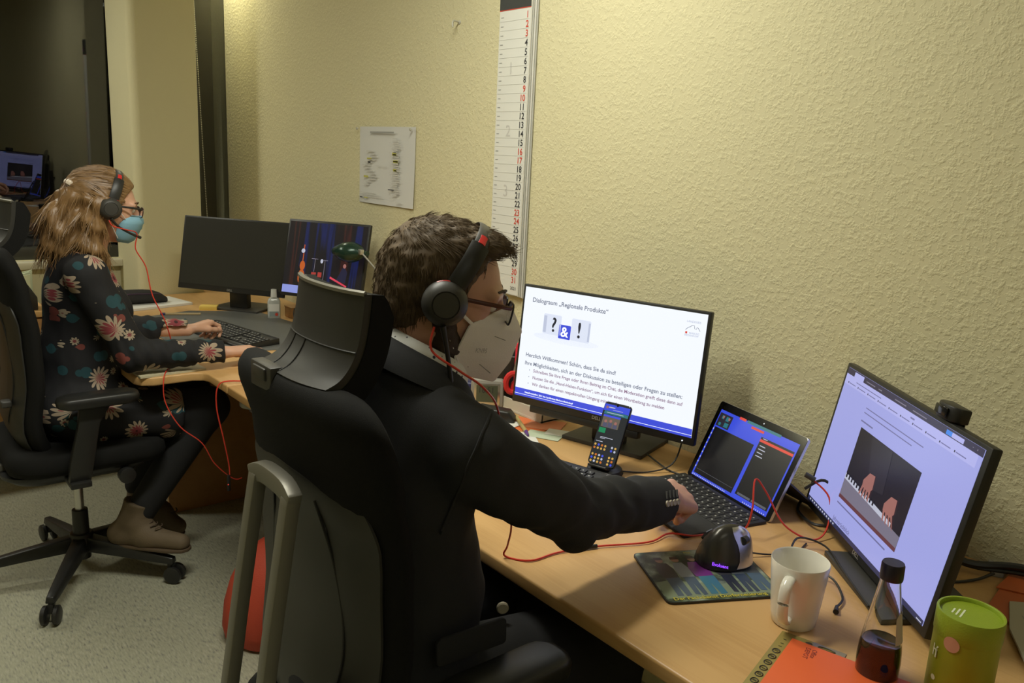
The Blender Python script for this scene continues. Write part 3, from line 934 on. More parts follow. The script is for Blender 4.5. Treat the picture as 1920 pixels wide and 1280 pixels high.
for mt_, ph_ in ((E_YEL, 0), (E_ORANGE, 1), (E_PALE, 2), (E_BLUE, 3)):
    b = B()
    for i in range(7):
        for j in range(6):
            q = (i * 5 + j * 3 + i * j) % 7
            if (q < 3 and ph_ == 0) or (q == 3 and ph_ == 1) or (q == 4 and ph_ == 2) or (q == 5 and ph_ == 3):
                b.add([(p[0], -0.0010, p[1]) for p in disc(-0.029 + 0.0092 * i, -0.030 - 0.0082 * j, 0.0030, 8)], [tuple(range(8))])
    if b.v:
        b.build('emoji_icons', mt_, s, M, smooth=False)['kind'] = 'stuff'
flat('front_camera', disc(0.0, 0.0725, 0.003, 10), M_GLOSSB, s, M, 0.0013)
st = thing('charging_stand', 'round black phone charging stand on the desk', 'charger', fr((1.405, 1.31, DZ)))
MS = fr((1.400, 1.305, DZ), yw)
B().lathe([(0, 0.0), (0.044, 0.0), (0.046, 0.004), (0.042, 0.014), (0.030, 0.020), (0, 0.021)], 36, MS @ Matrix.Scale(1.0, 4)).build('base', M_BLACK, st)
B().prism(rrect(0.060, 0.085, 0.02), 0.0, 0.010, M @ Matrix.Translation((0, 0.0185, -0.02)) @ RX90).build('back_rest', M_BLACK, st, bevel=0.003)
B().box((0, -0.006, -0.083), (0.050, 0.026, 0.006)).build('ledge', M_BLACK, st, M, bevel=0.002)

# ---------------------------------------------------------------- mouse pad and vertical mouse
pr, pu = V((0.885, -0.466, 0)), V((0.466, 0.885, 0))
PM = axes(V((1.051, 0.807, DZ)), pr, pu, (0, 0, 1))
mp_ = thing('mouse_pad', 'mouse pad printed with a group photo and a yellow caption', 'mouse pad', PM)
B().prism(rrect(0.225, 0.185, 0.012, cx=0.1125, cy=0.0925), 0, 0.004).build('pad', M_BLACK, mp_, PM)
pm_, nt, p = node_mat('group_photo_backdrop')
tc = nt.nodes.new('ShaderNodeTexCoord')
n = nt.nodes.new('ShaderNodeTexNoise')
n.inputs['Scale'].default_value = 26
n.inputs['Detail'].default_value = 6
rp = ramp(nt, [(0.34, (0.012, 0.020, 0.012)), (0.47, (0.06, 0.085, 0.05)), (0.56, (0.20, 0.25, 0.17)), (0.68, (0.38, 0.43, 0.36))])
nt.links.new(tc.outputs['Object'], n.inputs['Vector'])
nt.links.new(n.outputs[0], rp.inputs[0])
nt.links.new(rp.outputs[0], p.inputs['Base Color'])
p.inputs['Roughness'].default_value = 0.35
pt = B().prism(rrect(0.221, 0.181, 0.011, cx=0.1125, cy=0.0925), 0.004, 0.0045).build('photo_print', pm_, mp_, PM, smooth=False)


def blob(name, pts, col, z=0.0048):
    return B().add([(x, y, z) for x, y in pts], [tuple(range(len(pts)))]).build(name, mat('print_' + name, col, 0.35), pt, PM, smooth=False)


blob('grass', [(0.005, 0.014), (0.220, 0.014), (0.220, 0.062), (0.12, 0.052), (0.03, 0.075), (0.005, 0.07)], (0.20, 0.25, 0.16), 0.00465)
for i, (x, shirt, jean, wsc) in enumerate(((0.040, (0.05, 0.055, 0.05), (0.06, 0.09, 0.13), 1.0), (0.072, (0.22, 0.24, 0.26), (0.05, 0.08, 0.13), 0.85), (0.105, (0.16, 0.03, 0.20), (0.05, 0.17, 0.25), 1.15),
                                           (0.145, (0.05, 0.05, 0.06), (0.025, 0.03, 0.05), 0.8), (0.172, (0.12, 0.14, 0.16), (0.03, 0.05, 0.09), 0.8), (0.200, (0.07, 0.09, 0.10), (0.06, 0.11, 0.17), 1.0))):
    w_ = 0.015 * wsc
    z_ = 0.0048 + i * 0.00004
    blob('trousers', [(x - w_ * .8, 0.085), (x - w_ * .9, 0.02 + 0.003 * (i % 2)), (x - 0.002, 0.02), (x, 0.06), (x + 0.003, 0.018), (x + w_ * .9, 0.02), (x + w_, 0.085)], jean, z_)
    blob('shirt', [(x - w_, 0.083), (x + w_, 0.083), (x + w_ * 1.1, 0.115), (x + w_ * .7, 0.137), (x - w_ * .7, 0.137), (x - w_ * 1.15, 0.112)], shirt, z_ + 0.00002)
    blob('face', disc(x, 0.148, 0.009, 12, 0.85), (0.33, 0.19, 0.13), z_ + 0.00003)
    blob('hair', [(x - 0.009, 0.150), (x + 0.009, 0.150), (x + 0.007, 0.160), (x - 0.007, 0.160)], (0.06, 0.04, 0.03), z_ + 0.00004)
M_YINK = mat('yellow_print', (0.55, 0.48, 0.05), 0.5)
o = text('caption', 'Der Fachdienst Dorferneuerung', 0.0135, M_YINK, pt, PM @ Matrix.Translation((0.014, 0.0065, 0.0052)), bold=0.0002)
text('caption', 'Mal', 0.010, M_YINK, pt, PM @ Matrix.Translation((0.10, 0.170, 0.0052)))

# vertical mouse, lofted from horizontal sections; x = forward, y = left
MM = fr((1.258, 0.848, DZ + 0.0046), math.radians(-22))
ms = thing('vertical_mouse', 'grey and silver vertical mouse with glowing purple lettering on the mouse pad', 'mouse', MM)


def msec(z, cx, cy, a, b_, sq=2.3, n=36):
    out = []
    for k in range(n):
        t_ = 2 * PI * k / n
        c_, s_ = math.cos(t_), math.sin(t_)
        out.append((cx + a * math.copysign(abs(c_) ** (2 / sq), c_), cy + b_ * math.copysign(abs(s_) ** (2 / sq), s_), z))
    return out


rings = [msec(0.0, 0, 0, 0.053, 0.042), msec(0.004, 0, 0, 0.055, 0.044), msec(0.018, 0, -0.001, 0.054, 0.040), msec(0.034, 0.000, -0.004, 0.052, 0.033), msec(0.050, 0.001, -0.006, 0.047, 0.027),
         msec(0.063, 0.002, -0.008, 0.039, 0.021), msec(0.073, 0.002, -0.009, 0.029, 0.015), msec(0.079, 0.002, -0.009, 0.016, 0.008), msec(0.081, 0.002, -0.009, 0.004, 0.002)]
M_MOUSE = mat('mouse_graphite', (0.055, 0.052, 0.045), 0.28, metal=0.55)
B().loft(rings).build('shell', M_MOUSE, ms, MM, angle=80)
# silver button plates on the right/front side
fac = B()
rows_ = []
for zi, (z, cx, cy, a, b_) in enumerate(((0.006, 0, 0, 0.0556, 0.0446), (0.018, 0, -0.001, 0.0548, 0.0408), (0.034, 0.000, -0.004, 0.0528, 0.0338), (0.050, 0.001, -0.006, 0.0478, 0.0278), (0.063, 0.002, -0.008, 0.0398, 0.0218), (0.073, 0.002, -0.009, 0.030, 0.0157), (0.0785, 0.002, -0.009, 0.018, 0.009))):
    row = []
    s0, s1 = (-1.55 + 0.12 * math.sin(zi * 0.9), -0.35)
    for k in range(9):
        t_ = s0 + (s1 - s0) * k / 8
        c_, sn = math.cos(t_), math.sin(t_)
        row.append((cx + a * 1.012 * math.copysign(abs(c_) ** (2 / 2.3), c_), cy + b_ * 1.012 * math.copysign(abs(sn) ** (2 / 2.3), sn), z))
    rows_.append(row)
fac.grid(rows_).build('button_plate', mat('mouse_silver', (0.58, 0.57, 0.55), 0.2, metal=0.85), ms, MM, angle=80)
B().cyl((0.016, -0.033, 0.056), (0.027, -0.027, 0.056), 0.008, n=16).build('scroll_wheel', M_BLACK, ms, MM)
B().tube([(-0.040, 0.012, 0.045), (-0.030, 0.016, 0.052), (-0.018, 0.016, 0.057)], 0.005, n=8).build('thumb_button', M_GLOSSB, ms, MM)
E = MM @ Matrix.Translation((-0.044, -0.0315, 0.013)) @ Matrix.Rotation(math.radians(-40), 4, 'Z') @ Matrix.Rotation(math.radians(78), 4, 'X')
text('brand_lettering', 'Evoluent', 0.0085, E_PURPLE, ms, E, bold=0.0002)

# ---------------------------------------------------------------- mug, bottle, tin
t = thing('mug', 'plain white ceramic mug with a handle', 'mug', fr((1.188, 0.652, DZ)))
Mg = fr((1.188, 0.652, DZ), math.radians(-166))
B().lathe([(0, 0.0), (0.033, 0.0), (0.036, 0.003), (0.0385, 0.02), (0.0445, 0.08), (0.0470, 0.112), (0.0462, 0.1135), (0.0448, 0.112), (0.0420, 0.08), (0.0360, 0.02), (0.032, 0.008), (0, 0.006)], 48, Mg).build('cup', M_WHITE, t)
B().tube([(0.041, 0, 0.094), (0.052, 0, 0.098), (0.066, 0, 0.088), (0.070, 0, 0.062), (0.064, 0, 0.036), (0.050, 0, 0.022), (0.038, 0, 0.024)], 0.0062, n=12, flat=(0.8, 1.5), M=Mg, up=(0, 0, 1)).build('handle', M_WHITE, t)

t = thing('juice_bottle', 'small conical glass bottle with dark red juice and a black cap', 'bottle', fr((1.160, 0.492, DZ)))
Mb = fr((1.160, 0.492, DZ))
B().lathe([(0, 0.0), (0.027, 0.0), (0.0305, 0.004), (0.0312, 0.03), (0.0300, 0.050), (0.0245, 0.090), (0.0185, 0.130), (0.0148, 0.155), (0.0138, 0.170), (0.0118, 0.170), (0.0130, 0.152), (0.0170, 0.128), (0.0228, 0.090), (0.0282, 0.050), (0.0293, 0.030), (0.0288, 0.006), (0, 0.005)], 40, Mb).build('glass', M_GLASS, t)
B().lathe([(0, 0.0045), (0.0292, 0.0052), (0.0299, 0.030), (0.0288, 0.0495), (0.0273, 0.0600), (0.0255, 0.0585), (0, 0.0585)], 40, Mb).build('juice', mat('dark_red_juice', (0.016, 0.002, 0.003), 0.08), t)
B().lathe([(0, 0.160), (0.0160, 0.160), (0.0165, 0.163), (0.0162, 0.183), (0.0150, 0.186), (0, 0.186)], 32, Mb).build('cap', mat('cap_black_purple', (0.012, 0.010, 0.022), 0.3), t)
lb = B()
rows_ = []
for z in (0.066, 0.086, 0.105, 0.112):
    rad = 0.0305 - (z - 0.050) * 0.1475 + 0.0003
    hw_ = 0.62 if z < 0.11 else 0.38
    rows_.append([(rad * math.cos(a0), rad * math.sin(a0), z) for a0 in [math.radians(-78) - hw_ + 2 * hw_ * k / 10 for k in range(11)]])
lb.grid(rows_, Mb).build('label', mat('bottle_label', (0.50, 0.47, 0.40), 0.6), t)

t = thing('tea_tin', 'lime green cardboard tube tin with a sunken lid', 'tin', fr((1.218, 0.398, DZ)))
Mt = fr((1.218, 0.398, DZ), math.radians(-172))
M_LIME = mat('lime_card', (0.27, 0.33, 0.018), 0.4, var=0.12, vscale=12)
M_LIMED = mat('lime_card_lid', (0.25, 0.34, 0.02), 0.4, bump=0.25, bscale=350)
B().lathe([(0, 0.0), (0.0435, 0.0), (0.0440, 0.002), (0.0440, 0.098)], 48, Mt).build('tube', M_LIME, t)
ld = B().lathe([(0.0446, 0.0975), (0.0450, 0.0985), (0.0450, 0.1310), (0.0444, 0.1325), (0.0418, 0.1325), (0.0410, 0.1315), (0.0408, 0.1265), (0, 0.1265)], 48, Mt).build('lid', M_LIMED, t)
M_WINK = mat('white_print', (0.72, 0.78, 0.55), 0.5)
rectsb = B()
for k in range(3):
    rectsb.box((0.004, -0.010 - 0.006 * k, 0.1268), (0.028 - 0.006 * k, 0.0025, 0.0003), Mt)
rectsb.build('lid_print', M_WINK, ld)['kind'] = 'stuff'


def wrap_disc(name, ang, z, rad, r_, mt, sx=1.0):
    b_ = B()
    pts = [((rad) * math.cos(ang + (r_ * sx * math.cos(q)) / rad), (rad) * math.sin(ang + (r_ * sx * math.cos(q)) / rad), z + r_ * math.sin(q)) for q in [2 * PI * k / 16 for k in range(16)]]
    pts.append((rad * math.cos(ang), rad * math.sin(ang), z))
    b_.add(pts, [(k, (k + 1) % 16, 16) for k in range(16)], Mt)
    return b_.build(name, mt, t)


M_PINK = mat('dusty_pink_print', (0.52, 0.27, 0.17), 0.5)
wrap_disc('pink_seal', math.radians(-12), 0.094, 0.0454, 0.0115, M_PINK)
wrap_disc('white_dot', math.radians(-38), 0.030, 0.0444, 0.0042, M_WINK)
for ch_, k in (('h', 0), ('í', 1)):
    a_ = math.radians(-52 + 9 * k)
    text('tin_lettering', ch_, 0.026, M_WINK, t, Mt @ Matrix.Rotation(a_, 4, 'Z') @ Matrix.Translation((0.0445, 0, 0.062)) @ Matrix.Rotation(PI / 2, 4, 'Z') @ RX90, bold=0.0004)

# ---------------------------------------------------------------- folders and papers near the camera
d1 = V((0.256, -0.967, 0)); d2 = V((-0.967, -0.256, 0))
FM = axes(V((1.132, 0.618, DZ)), d1, -d2, (0, 0, 1))
# template ruler (translucent olive) under the folder: x along d1, y negative towards the front
rl = thing('drawing_template', 'translucent olive drawing template with rows of holes under the orange folder', 'template', FM)
M_OLIVE = mat('olive_plastic', (0.30, 0.24, 0.07), 0.25)
B().prism([(-0.022, 0.020), (0.080, 0.020), (0.080, -0.24), (-0.022, -0.24)], 0.0, 0.0018).build('sheet', M_OLIVE, rl, FM, bevel=0.0005)
b = B()
M_HOLE = mat('dark_print', (0.05, 0.042, 0.02), 0.5)
for k in range(8):
    y = -0.045 - 0.0195 * k
    b.tube([(-0.0105 + 0.0055 * math.cos(q), y + 0.0062 * math.sin(q), 0.0021) for q in [2 * PI * j / 14 for j in range(14)]], 0.0011, n=4, sub=1, closed=True)
    b.box((-0.0105, y, 0.0020), (0.006, 0.0012 + 0.0008 * (k % 3), 0.0005))
    b.box((-0.0105, y + 0.003 - 0.0012 * (k % 4), 0.0020), (0.005, 0.001, 0.0005))
for y in (-0.004, -0.018, -0.028):
    b.box((-0.010, y, 0.0020), (0.005, 0.0012, 0.0005))
b.add([(p[0], p[1], 0.0021) for p in disc(0.024, 0.010, 0.004, 14, 1.4)], [tuple(range(14))])
b.tube([(0.052 + 0.013 * math.cos(q), 0.010 + 0.0035 * math.sin(q), 0.0021) for q in [2 * PI * j / 16 for j in range(16)]], 0.0010, n=4, sub=1, closed=True)
b.build('template_marks', M_HOLE, rl, FM, smooth=False)['kind'] = 'stuff'
fo = thing('orange_folder', 'bright orange cardboard folder at the front of the desk', 'folder', FM)
B().prism([(0.0, 0.0), (0.31, -0.004), (0.31, -0.235), (0.0, -0.225)], 0.0026, 0.0070).build('cover', M_ORANGE, fo, FM, bevel=0.0008)
for k, tx in enumerate(('Office', 'DEPOT')):
    text('brand_lettering', tx, 0.0105, mat('folder_ink', (0.20, 0.025, 0.02), 0.6), fo, FM @ Matrix.Translation((0.036 - 0.010 * k, -0.012, 0.0072)) @ Matrix.Rotation(math.radians(-84), 4, 'Z'), bold=0.0001)
M_DKB = mat('dark_blue_print', (0.010, 0.015, 0.09), 0.4)
B().add([(p[0], p[1], 0.0073) for p in disc(0.175, -0.062, 0.022, 20, 0.9)], [tuple(range(20))]).build('blue_round_print', M_DKB, fo, FM, smooth=False)

t = thing('orange_folder', 'dull orange folder lying flat against the wall behind the lime tin', 'folder', fr((1.6, 0.4, DZ)))
b = B().prism([(1.495, 0.470), (1.702, 0.500), (1.702, 0.06), (1.47, 0.08)], DZ + 0.0005, DZ + 0.006)
b.build('cover', M_ORANGE2, t, bevel=0.001)
B().prism([(1.60, 0.490), (1.704, 0.497), (1.704, 0.33), (1.66, 0.36)], DZ + 0.0062, DZ + 0.0085).build('flap', M_ORANGE2, t)
t = thing('grey_ring_binder', 'flat grey plastic binder edge by the wall behind the orange folder', 'binder', fr((1.69, 0.56, DZ)))
B().prism([(1.655, 0.520), (1.706, 0.545), (1.706, 0.505), (1.665, 0.502)], DZ + 0.0002, DZ + 0.010).build('cover', M_GREYP, t, bevel=0.001)
bk = thing('open_booklet', 'open printed booklet with dense text beside the lime tin', 'booklet', fr((1.45, 0.3, DZ)))
MBk = axes(V((1.500, 0.452, DZ + 0.0065)), (0.80, -0.60, 0), (0.60, 0.80, 0), (0, 0, 1))
rows_ = []
for j in range(11):
    x = j / 10 * 0.21
    zz = 0.003 + 0.010 * math.sin(PI * min(1, x / 0.2)) * 0.8
    rows_.append([(x, y, zz) for y in (-0.30, -0.2, -0.1, 0.0)])
MB2 = axes(V((1.455, 0.425, DZ + 0.0064)), (0.60, -0.80, 0), (0.80, 0.60, 0), (0, 0, 1))
M_GPAPER = mat('grey_white_page', (0.48, 0.45, 0.36), 0.7)
pg = B().prism([(0.0, -0.12), (0.01, 0.0), (0.04, 0.10), (0.21, 0.13), (0.21, -0.12)], 0.0, 0.005).build('page', M_GPAPER, bk, MB2, bevel=0.001)
b = B()
for k in range(24):
    b.box((0.045 + 0.0065 * k, -0.03 + 0.0 * k, 0.0053), (0.0022, 0.16 - 0.012 * (k % 3), 0.0003))
b.build('text_lines', M_GREYINK, pg, MB2, smooth=False)['kind'] = 'stuff'

# cables behind the browser monitor
t = thing('cable_bundle', 'thick black cable bundle behind the piano-video monitor along the wall', 'cable', fr((1.6, 0.5, DZ)))
b = B()
b.tube([(1.52, 0.70, 0.86), (1.575, 0.635, 0.80), (1.635, 0.56, DZ + 0.018), (1.68, 0.48, DZ + 0.028), (1.695, 0.38, DZ + 0.03)], 0.0075, n=8)
b.tube([(1.53, 0.70, 0.84), (1.585, 0.625, 0.785), (1.640, 0.555, DZ + 0.012), (1.68, 0.47, DZ + 0.018), (1.69, 0.38, DZ + 0.02)], 0.005, n=8)
b.build('thick_cable', M_BLACK, t)
B().tube([(1.50, 0.64, DZ + 0.03), (1.56, 0.60, DZ + 0.012), (1.60, 0.57, DZ + 0.03), (1.615, 0.575, DZ + 0.04)], 0.0035, n=8).tube([(1.50, 0.63, DZ + 0.02), (1.545, 0.565, DZ + 0.004), (1.60, 0.53, DZ + 0.004), (1.645, 0.512, DZ + 0.012)], 0.0028, n=8).build('thin_cable', M_BLACK, t)
t = thing('mouse_cable', 'thin dark mouse and phone cables lying on the desk around the mug', 'cable', fr((1.3, 0.7, DZ)))
B().tube([(1.312, 0.842, DZ + 0.012), (1.36, 0.815, DZ + 0.004), (1.41, 0.79, DZ + 0.003), (1.47, 0.80, DZ + 0.003)], 0.0018, n=6).build('mouse_lead', M_BLACK, t)
B().tube([(1.285, 0.628, DZ + 0.006), (1.325, 0.640, DZ + 0.006), (1.365, 0.690, DZ + 0.012), (1.34, 0.75, DZ + 0.013), (1.43, 0.80, DZ + 0.025), (1.47, 0.76, DZ + 0.014), (1.40, 0.68, DZ + 0.014), (1.32, 0.59, DZ + 0.0135)], 0.0021, n=6).build('usb_lead', M_BLACK, t)
B().cyl((1.268, 0.620, DZ + 0.006), (1.287, 0.629, DZ + 0.006), 0.005, 0.003, n=10).build('plug', M_BLACK, t)

t = thing('charging_cable', 'thin black cable winding behind the phone stand to the slide monitor', 'cable', fr((1.5, 1.2, DZ)))
B().tube([(1.435, 1.285, DZ + 0.004), (1.49, 1.245, DZ + 0.003), (1.55, 1.22, DZ + 0.02), (1.60, 1.235, DZ + 0.07), (1.64, 1.27, DZ + 0.10)], 0.002, n=6).tube([(1.56, 1.31, DZ + 0.015), (1.545, 1.22, DZ + 0.003), (1.565, 1.165, DZ + 0.003), (1.62, 1.16, DZ + 0.003), (1.66, 1.18, DZ + 0.05)], 0.0024, n=6).build('lead', M_BLACK, t)
t = thing('tablet_cable', 'black cable with a plug arching behind the tablet computer', 'cable', fr((1.6, 0.85, DZ)))
B().tube([(1.565, 0.872, DZ + 0.075), (1.585, 0.84, DZ + 0.10), (1.60, 0.80, DZ + 0.06), (1.59, 0.79, DZ + 0.02), (1.55, 0.83, DZ + 0.012), (1.60, 0.90, DZ + 0.004), (1.66, 0.93, DZ + 0.004)], 0.0034, n=8).build('lead', M_BLACK, t)

# ---------------------------------------------------------------- clutter behind the man
ck = thing('desk_clock', 'silver desk clock with a grey digital display', 'clock', fr((1.475, 1.875, DZ)))
MC = fr((1.475, 1.875, DZ), math.radians(-42))
B().prism(rrect(0.098, 0.085, 0.010), -0.036, 0.0, MC @ Matrix.Translation((0, 0, 0.0425)) @ RX90).build('case', M_GREYP, ck, bevel=0.004)
B().box((0, -0.0005, 0.043), (0.078, 0.002, 0.066)).build('front_frame', M_SILVER, ck, MC, bevel=0.0005)
q = B().box((0, -0.0016, 0.044), (0.064, 0.001, 0.052)).build('display', mat('lcd_green_grey', (0.085, 0.10, 0.065), 0.3), ck, MC)
text('clock_digits', '18:51', 0.026, M_INK, q, MC @ Matrix.Translation((-0.027, -0.0024, 0.047)) @ RX90, sx=0.86)
pc = thing('pen_cup', 'black pen cup with red scissors behind the slide monitor', 'pen cup', fr((1.60, 1.90, DZ)))
Mp = fr((1.600, 1.90, DZ))
B().lathe([(0, 0), (0.052, 0), (0.055, 0.004), (0.058, 0.150), (0.056, 0.152), (0.053, 0.148), (0.050, 0.01), (0, 0.008)], 32, Mp).build('cup', M_BLACK, pc)
sc = thing('scissors', 'red-handled scissors hanging from the black pen cup', 'scissors', fr((1.53, 1.835, DZ + 0.09)))
MSc = fr((1.535, 1.832, DZ + 0.055), math.radians(-38), 0.0, 0.12)
B().tube([(0.022 * math.cos(a), 0, 0.025 + 0.030 * math.sin(a)) for a in [2 * PI * k / 16 for k in range(16)]], 0.009, n=8, sub=1, closed=True, M=MSc).tube([(0.022 + 0.02 * math.cos(a), 0.008, 0.012 + 0.027 * math.sin(a)) for a in [2 * PI * k / 16 for k in range(16)]], 0.008, n=8, sub=1, closed=True, M=MSc).build('handle', M_REDP, sc)
B().prism([(-0.006, 0.05), (0.008, 0.05), (0.004, 0.15), (-0.001, 0.15)], -0.001, 0.001, MSc @ RX90).build('blade', M_SILVER, sc)
tag(B().tube([(1.560, 1.845, DZ + 0.06), (1.550, 1.83, DZ + 0.20)], 0.007, n=10, sub=1).build('pink_marker', mat('neon_red', (0.85, 0.03, 0.08), 0.35)), 'neon red marker standing in the black pen cup', 'marker')
tag(B().box((0, 0, 0.03), (0.14, 0.05, 0.03)).build('blue_case', M_BLUEP, None, fr((1.50, 2.06, DZ), math.radians(-60)), bevel=0.012, seg=4), 'navy blue pencil case lying behind the desk clock', 'case')
t = thing('white_charger', 'white plug adapter lying behind the desk clock', 'plug', fr((1.60, 2.05, DZ)))
B().box((1.60, 2.05, DZ + 0.055), (0.05, 0.05, 0.11)).build('body', mat('white_plastic', (0.70, 0.69, 0.60), 0.4), t, bevel=0.008, seg=3)
B().box((1.565, 2.03, DZ + 0.085), (0.05, 0.03, 0.03)).build('plug_block', mat('white_plastic_b', (0.70, 0.69, 0.60), 0.4), t, bevel=0.006, seg=3)
t = thing('stapler', 'black office stapler lying by the desk clock', 'stapler', fr((1.44, 1.76, DZ)))
MH = fr((1.425, 1.765, DZ), math.radians(-50))
B().prism([(-0.055, 0), (0.055, 0), (0.058, 0.012), (0.04, 0.034), (-0.05, 0.042), (-0.057, 0.03)], -0.022, 0.022, MH @ RX90).build('body', M_BLACK, t, bevel=0.006, seg=3)
t = thing('white_tray', 'low white document tray beside the slide monitor', 'tray', fr((1.6, 1.78, DZ)))
b = B().box((1.59, 1.78, DZ + 0.004), (0.15, 0.22, 0.006)).box((1.518, 1.78, DZ + 0.020), (0.004, 0.22, 0.036)).box((1.59, 1.672, DZ + 0.014), (0.15, 0.004, 0.022))
b.build('tray_body', mat('tray_white', (0.62, 0.60, 0.50), 0.45), t)


def sheet(label, cat, name, cx, cy, rz, w, h, z, m, th=0.0006, group=None):
    return tag(B().box((0, 0, th / 2), (w, h, th)).build(name, m, None, fr((cx, cy, DZ + z), math.radians(rz)), smooth=False), label, cat, group)


M_GREENP = mat('pale_green_card', (0.52, 0.60, 0.46), 0.6)
sheet('orange envelope lying flat beside the slide monitor', 'envelope', 'orange_envelope', 1.470, 1.700, -66, 0.16, 0.11, 0.0003, mat('salmon_envelope', (0.72, 0.17, 0.05), 0.6, var=0.08))
sheet('salmon leaflet on top of the orange envelope', 'leaflet', 'salmon_leaflet', 1.520, 1.655, -58, 0.10, 0.09, 0.0012, mat('salmon_leaflet', (0.70, 0.24, 0.12), 0.6, var=0.1))
sheet('pale green card under the pen beside the orange envelope', 'card', 'pale_green_card', 1.455, 1.590, -62, 0.10, 0.055, 0.0012, M_GREENP)
sheet('white slip partly under the slide monitor stand', 'paper slip', 'white_slip', 1.515, 1.560, -58, 0.12, 0.05, 0.0022, M_PAPER)
sheet('white note sheet by the jacket sleeve next to the pen', 'note', 'white_note', 1.385, 1.610, -30, 0.09, 0.09, 0.0010, M_PAPER)
sheet('white folded paper beside the black stapler', 'paper', 'white_paper', 1.435, 1.735, -80, 0.10, 0.05, 0.0022, M_PAPER)
t = thing('ballpoint_pen', 'beige ballpoint pen with a purple tip lying on white notes', 'pen', fr((1.44, 1.70, DZ + 0.006)))
B().cyl((1.420, 1.625, DZ + 0.008), (1.476, 1.735, DZ + 0.010), 0.0055, n=12).build('barrel', mat('pen_beige', (0.42, 0.33, 0.13), 0.4), t)
B().cyl((1.420, 1.625, DZ + 0.008), (1.408, 1.602, DZ + 0.006), 0.0055, 0.0025, n=12).build('tip', mat('pen_purple', (0.10, 0.03, 0.22), 0.4), t)

# desk lamp with green shade
lp = thing('desk_lamp', 'small green desk lamp with a thin metal arm before the concert monitor', 'lamp', fr((1.63, 2.55, DZ)))
B().lathe([(0, 0), (0.075, 0), (0.078, 0.006), (0.070, 0.016), (0.02, 0.024), (0, 0.025)], 32, fr((1.625, 2.52, DZ))).build('base', mat('lamp_green_base', (0.02, 0.06, 0.04), 0.3), lp)
B().tube([(1.553, 2.785, 1.10), (1.59, 2.72, 1.03), (1.63, 2.64, 0.93), (1.632, 2.56, 0.84), (1.625, 2.52, DZ + 0.02)], 0.0035, n=8).build('arm', M_SILVER, lp)
ML = Matrix.Translation((1.545, 2.845, 1.082)) @ axes((0, 0, 0), V((-0.42, 0.90, -0.02)).normalized(), V((-0.9, -0.42, 0)).normalized(), V((0, 0, 1)))
shp = []
for k in range(15):
    t_ = k / 14
    x = -0.075 + 0.165 * t_
    rad = 0.012 + 0.036 * (math.sin(PI * min(1, max(0, (t_ - 0.12) / 0.88)) ** 0.8) if t_ > 0.12 else 0)
    if t_ > 0.97:
        rad = 0.006
    shp.append([(x, rad * 1.05 * math.cos(a), 0.010 + rad * 0.85 * math.sin(a)) for a in [2 * PI * j / 20 for j in range(20)]])
B().loft(shp, M=ML).build('shade', mat('lamp_green', (0.016, 0.045, 0.030), 0.25, metal=0.3), lp, angle=70)
B().box((1.553, 2.785, 1.10), (0.018, 0.02, 0.02)).build('joint', M_SILVER, lp, bevel=0.003)

# cordless phone on a small box by the wall
t = thing('cordless_phone', 'dark cordless phone with silver rim standing in its cradle', 'phone', fr((1.665, 2.89, DZ)))
Mh = fr((1.660, 2.880, DZ + 0.06), math.radians(-50), math.radians(-12))
B().box((1.665, 2.890, DZ + 0.035), (0.08, 0.09, 0.07)).build('cradle', mat('cradle_beige', (0.42, 0.38, 0.22), 0.5), t, bevel=0.008)
B().prism(rrect(0.046, 0.105, 0.014), 0.0, 0.022, Mh @ Matrix.Translation((0, 0.01, 0.05)) @ RX90).build('handset_rim', M_SILVER, t, bevel=0.004)
B().prism(rrect(0.036, 0.093, 0.011), 0.022, 0.0235, Mh @ Matrix.Translation((0, 0.01, 0.05)) @ RX90).build('handset_front', M_BLACK, t)

# things on the woman's desk
sb = thing('sanitizer_bottle', 'small clear sanitizer bottle with white cap and printed label', 'bottle', fr((1.47, 3.40, DZ)))
MSb = fr((1.470, 3.400, DZ), math.radians(-25))
B().loft([[(x * q, y * q, z) for x, y in rrect(0.055, 0.034, 0.012, 4)] for (q, z) in ((0.92, 0), (1, 0.004), (1, 0.075), (0.8, 0.088), (0.42, 0.094))], M=MSb).build('body', mat('sanitizer_clear', (0.62, 0.64, 0.60), 0.15, trans=0.3), sb, angle=60)
B().cyl((0, 0, 0.094), (0, 0, 0.128), 0.014, 0.012, n=18, M=MSb).build('cap', mat('cap_clear_white', (0.66, 0.67, 0.62), 0.3), sb)
lb = B().box((0, -0.0175, 0.038), (0.044, 0.001, 0.055)).build('label', M_PAPER, sb, MSb)
B().box((0.0, -0.0182, 0.022), (0.040, 0.0005, 0.022)).build('label_stripe', mat('label_grey', (0.25, 0.30, 0.30), 0.6), lb, MSb)
B().add([(p[0], -0.0186, p[1]) for p in disc(0.011, 0.020, 0.007, 12)], [tuple(range(12))]).build('label_dot', M_REDINK, lb, MSb)
tag(B().box((0, 0, 0.009), (0.075, 0.05, 0.018)).build('sticky_note_block', M_PAPERY, None, fr((1.295, 3.71, DZ), math.radians(-30)), bevel=0.001), 'small yellow sticky-note block in front of the switched-off monitor', 'notepad')
t = thing('ballpoint_pen', 'tan pen with a blue cap lying above the desk mat', 'pen', fr((1.15, 3.62, DZ)))
B().cyl((1.085, 3.645, DZ + 0.006), (1.215, 3.585, DZ + 0.006), 0.006, n=10).build('barrel', mat('pen_tan', (0.35, 0.26, 0.13), 0.4), t)
B().cyl((1.085, 3.645, DZ + 0.006), (1.066, 3.654, DZ + 0.006), 0.0066, n=10).build('cap', mat('pen_cap_blue', (0.02, 0.02, 0.10), 0.4), t)
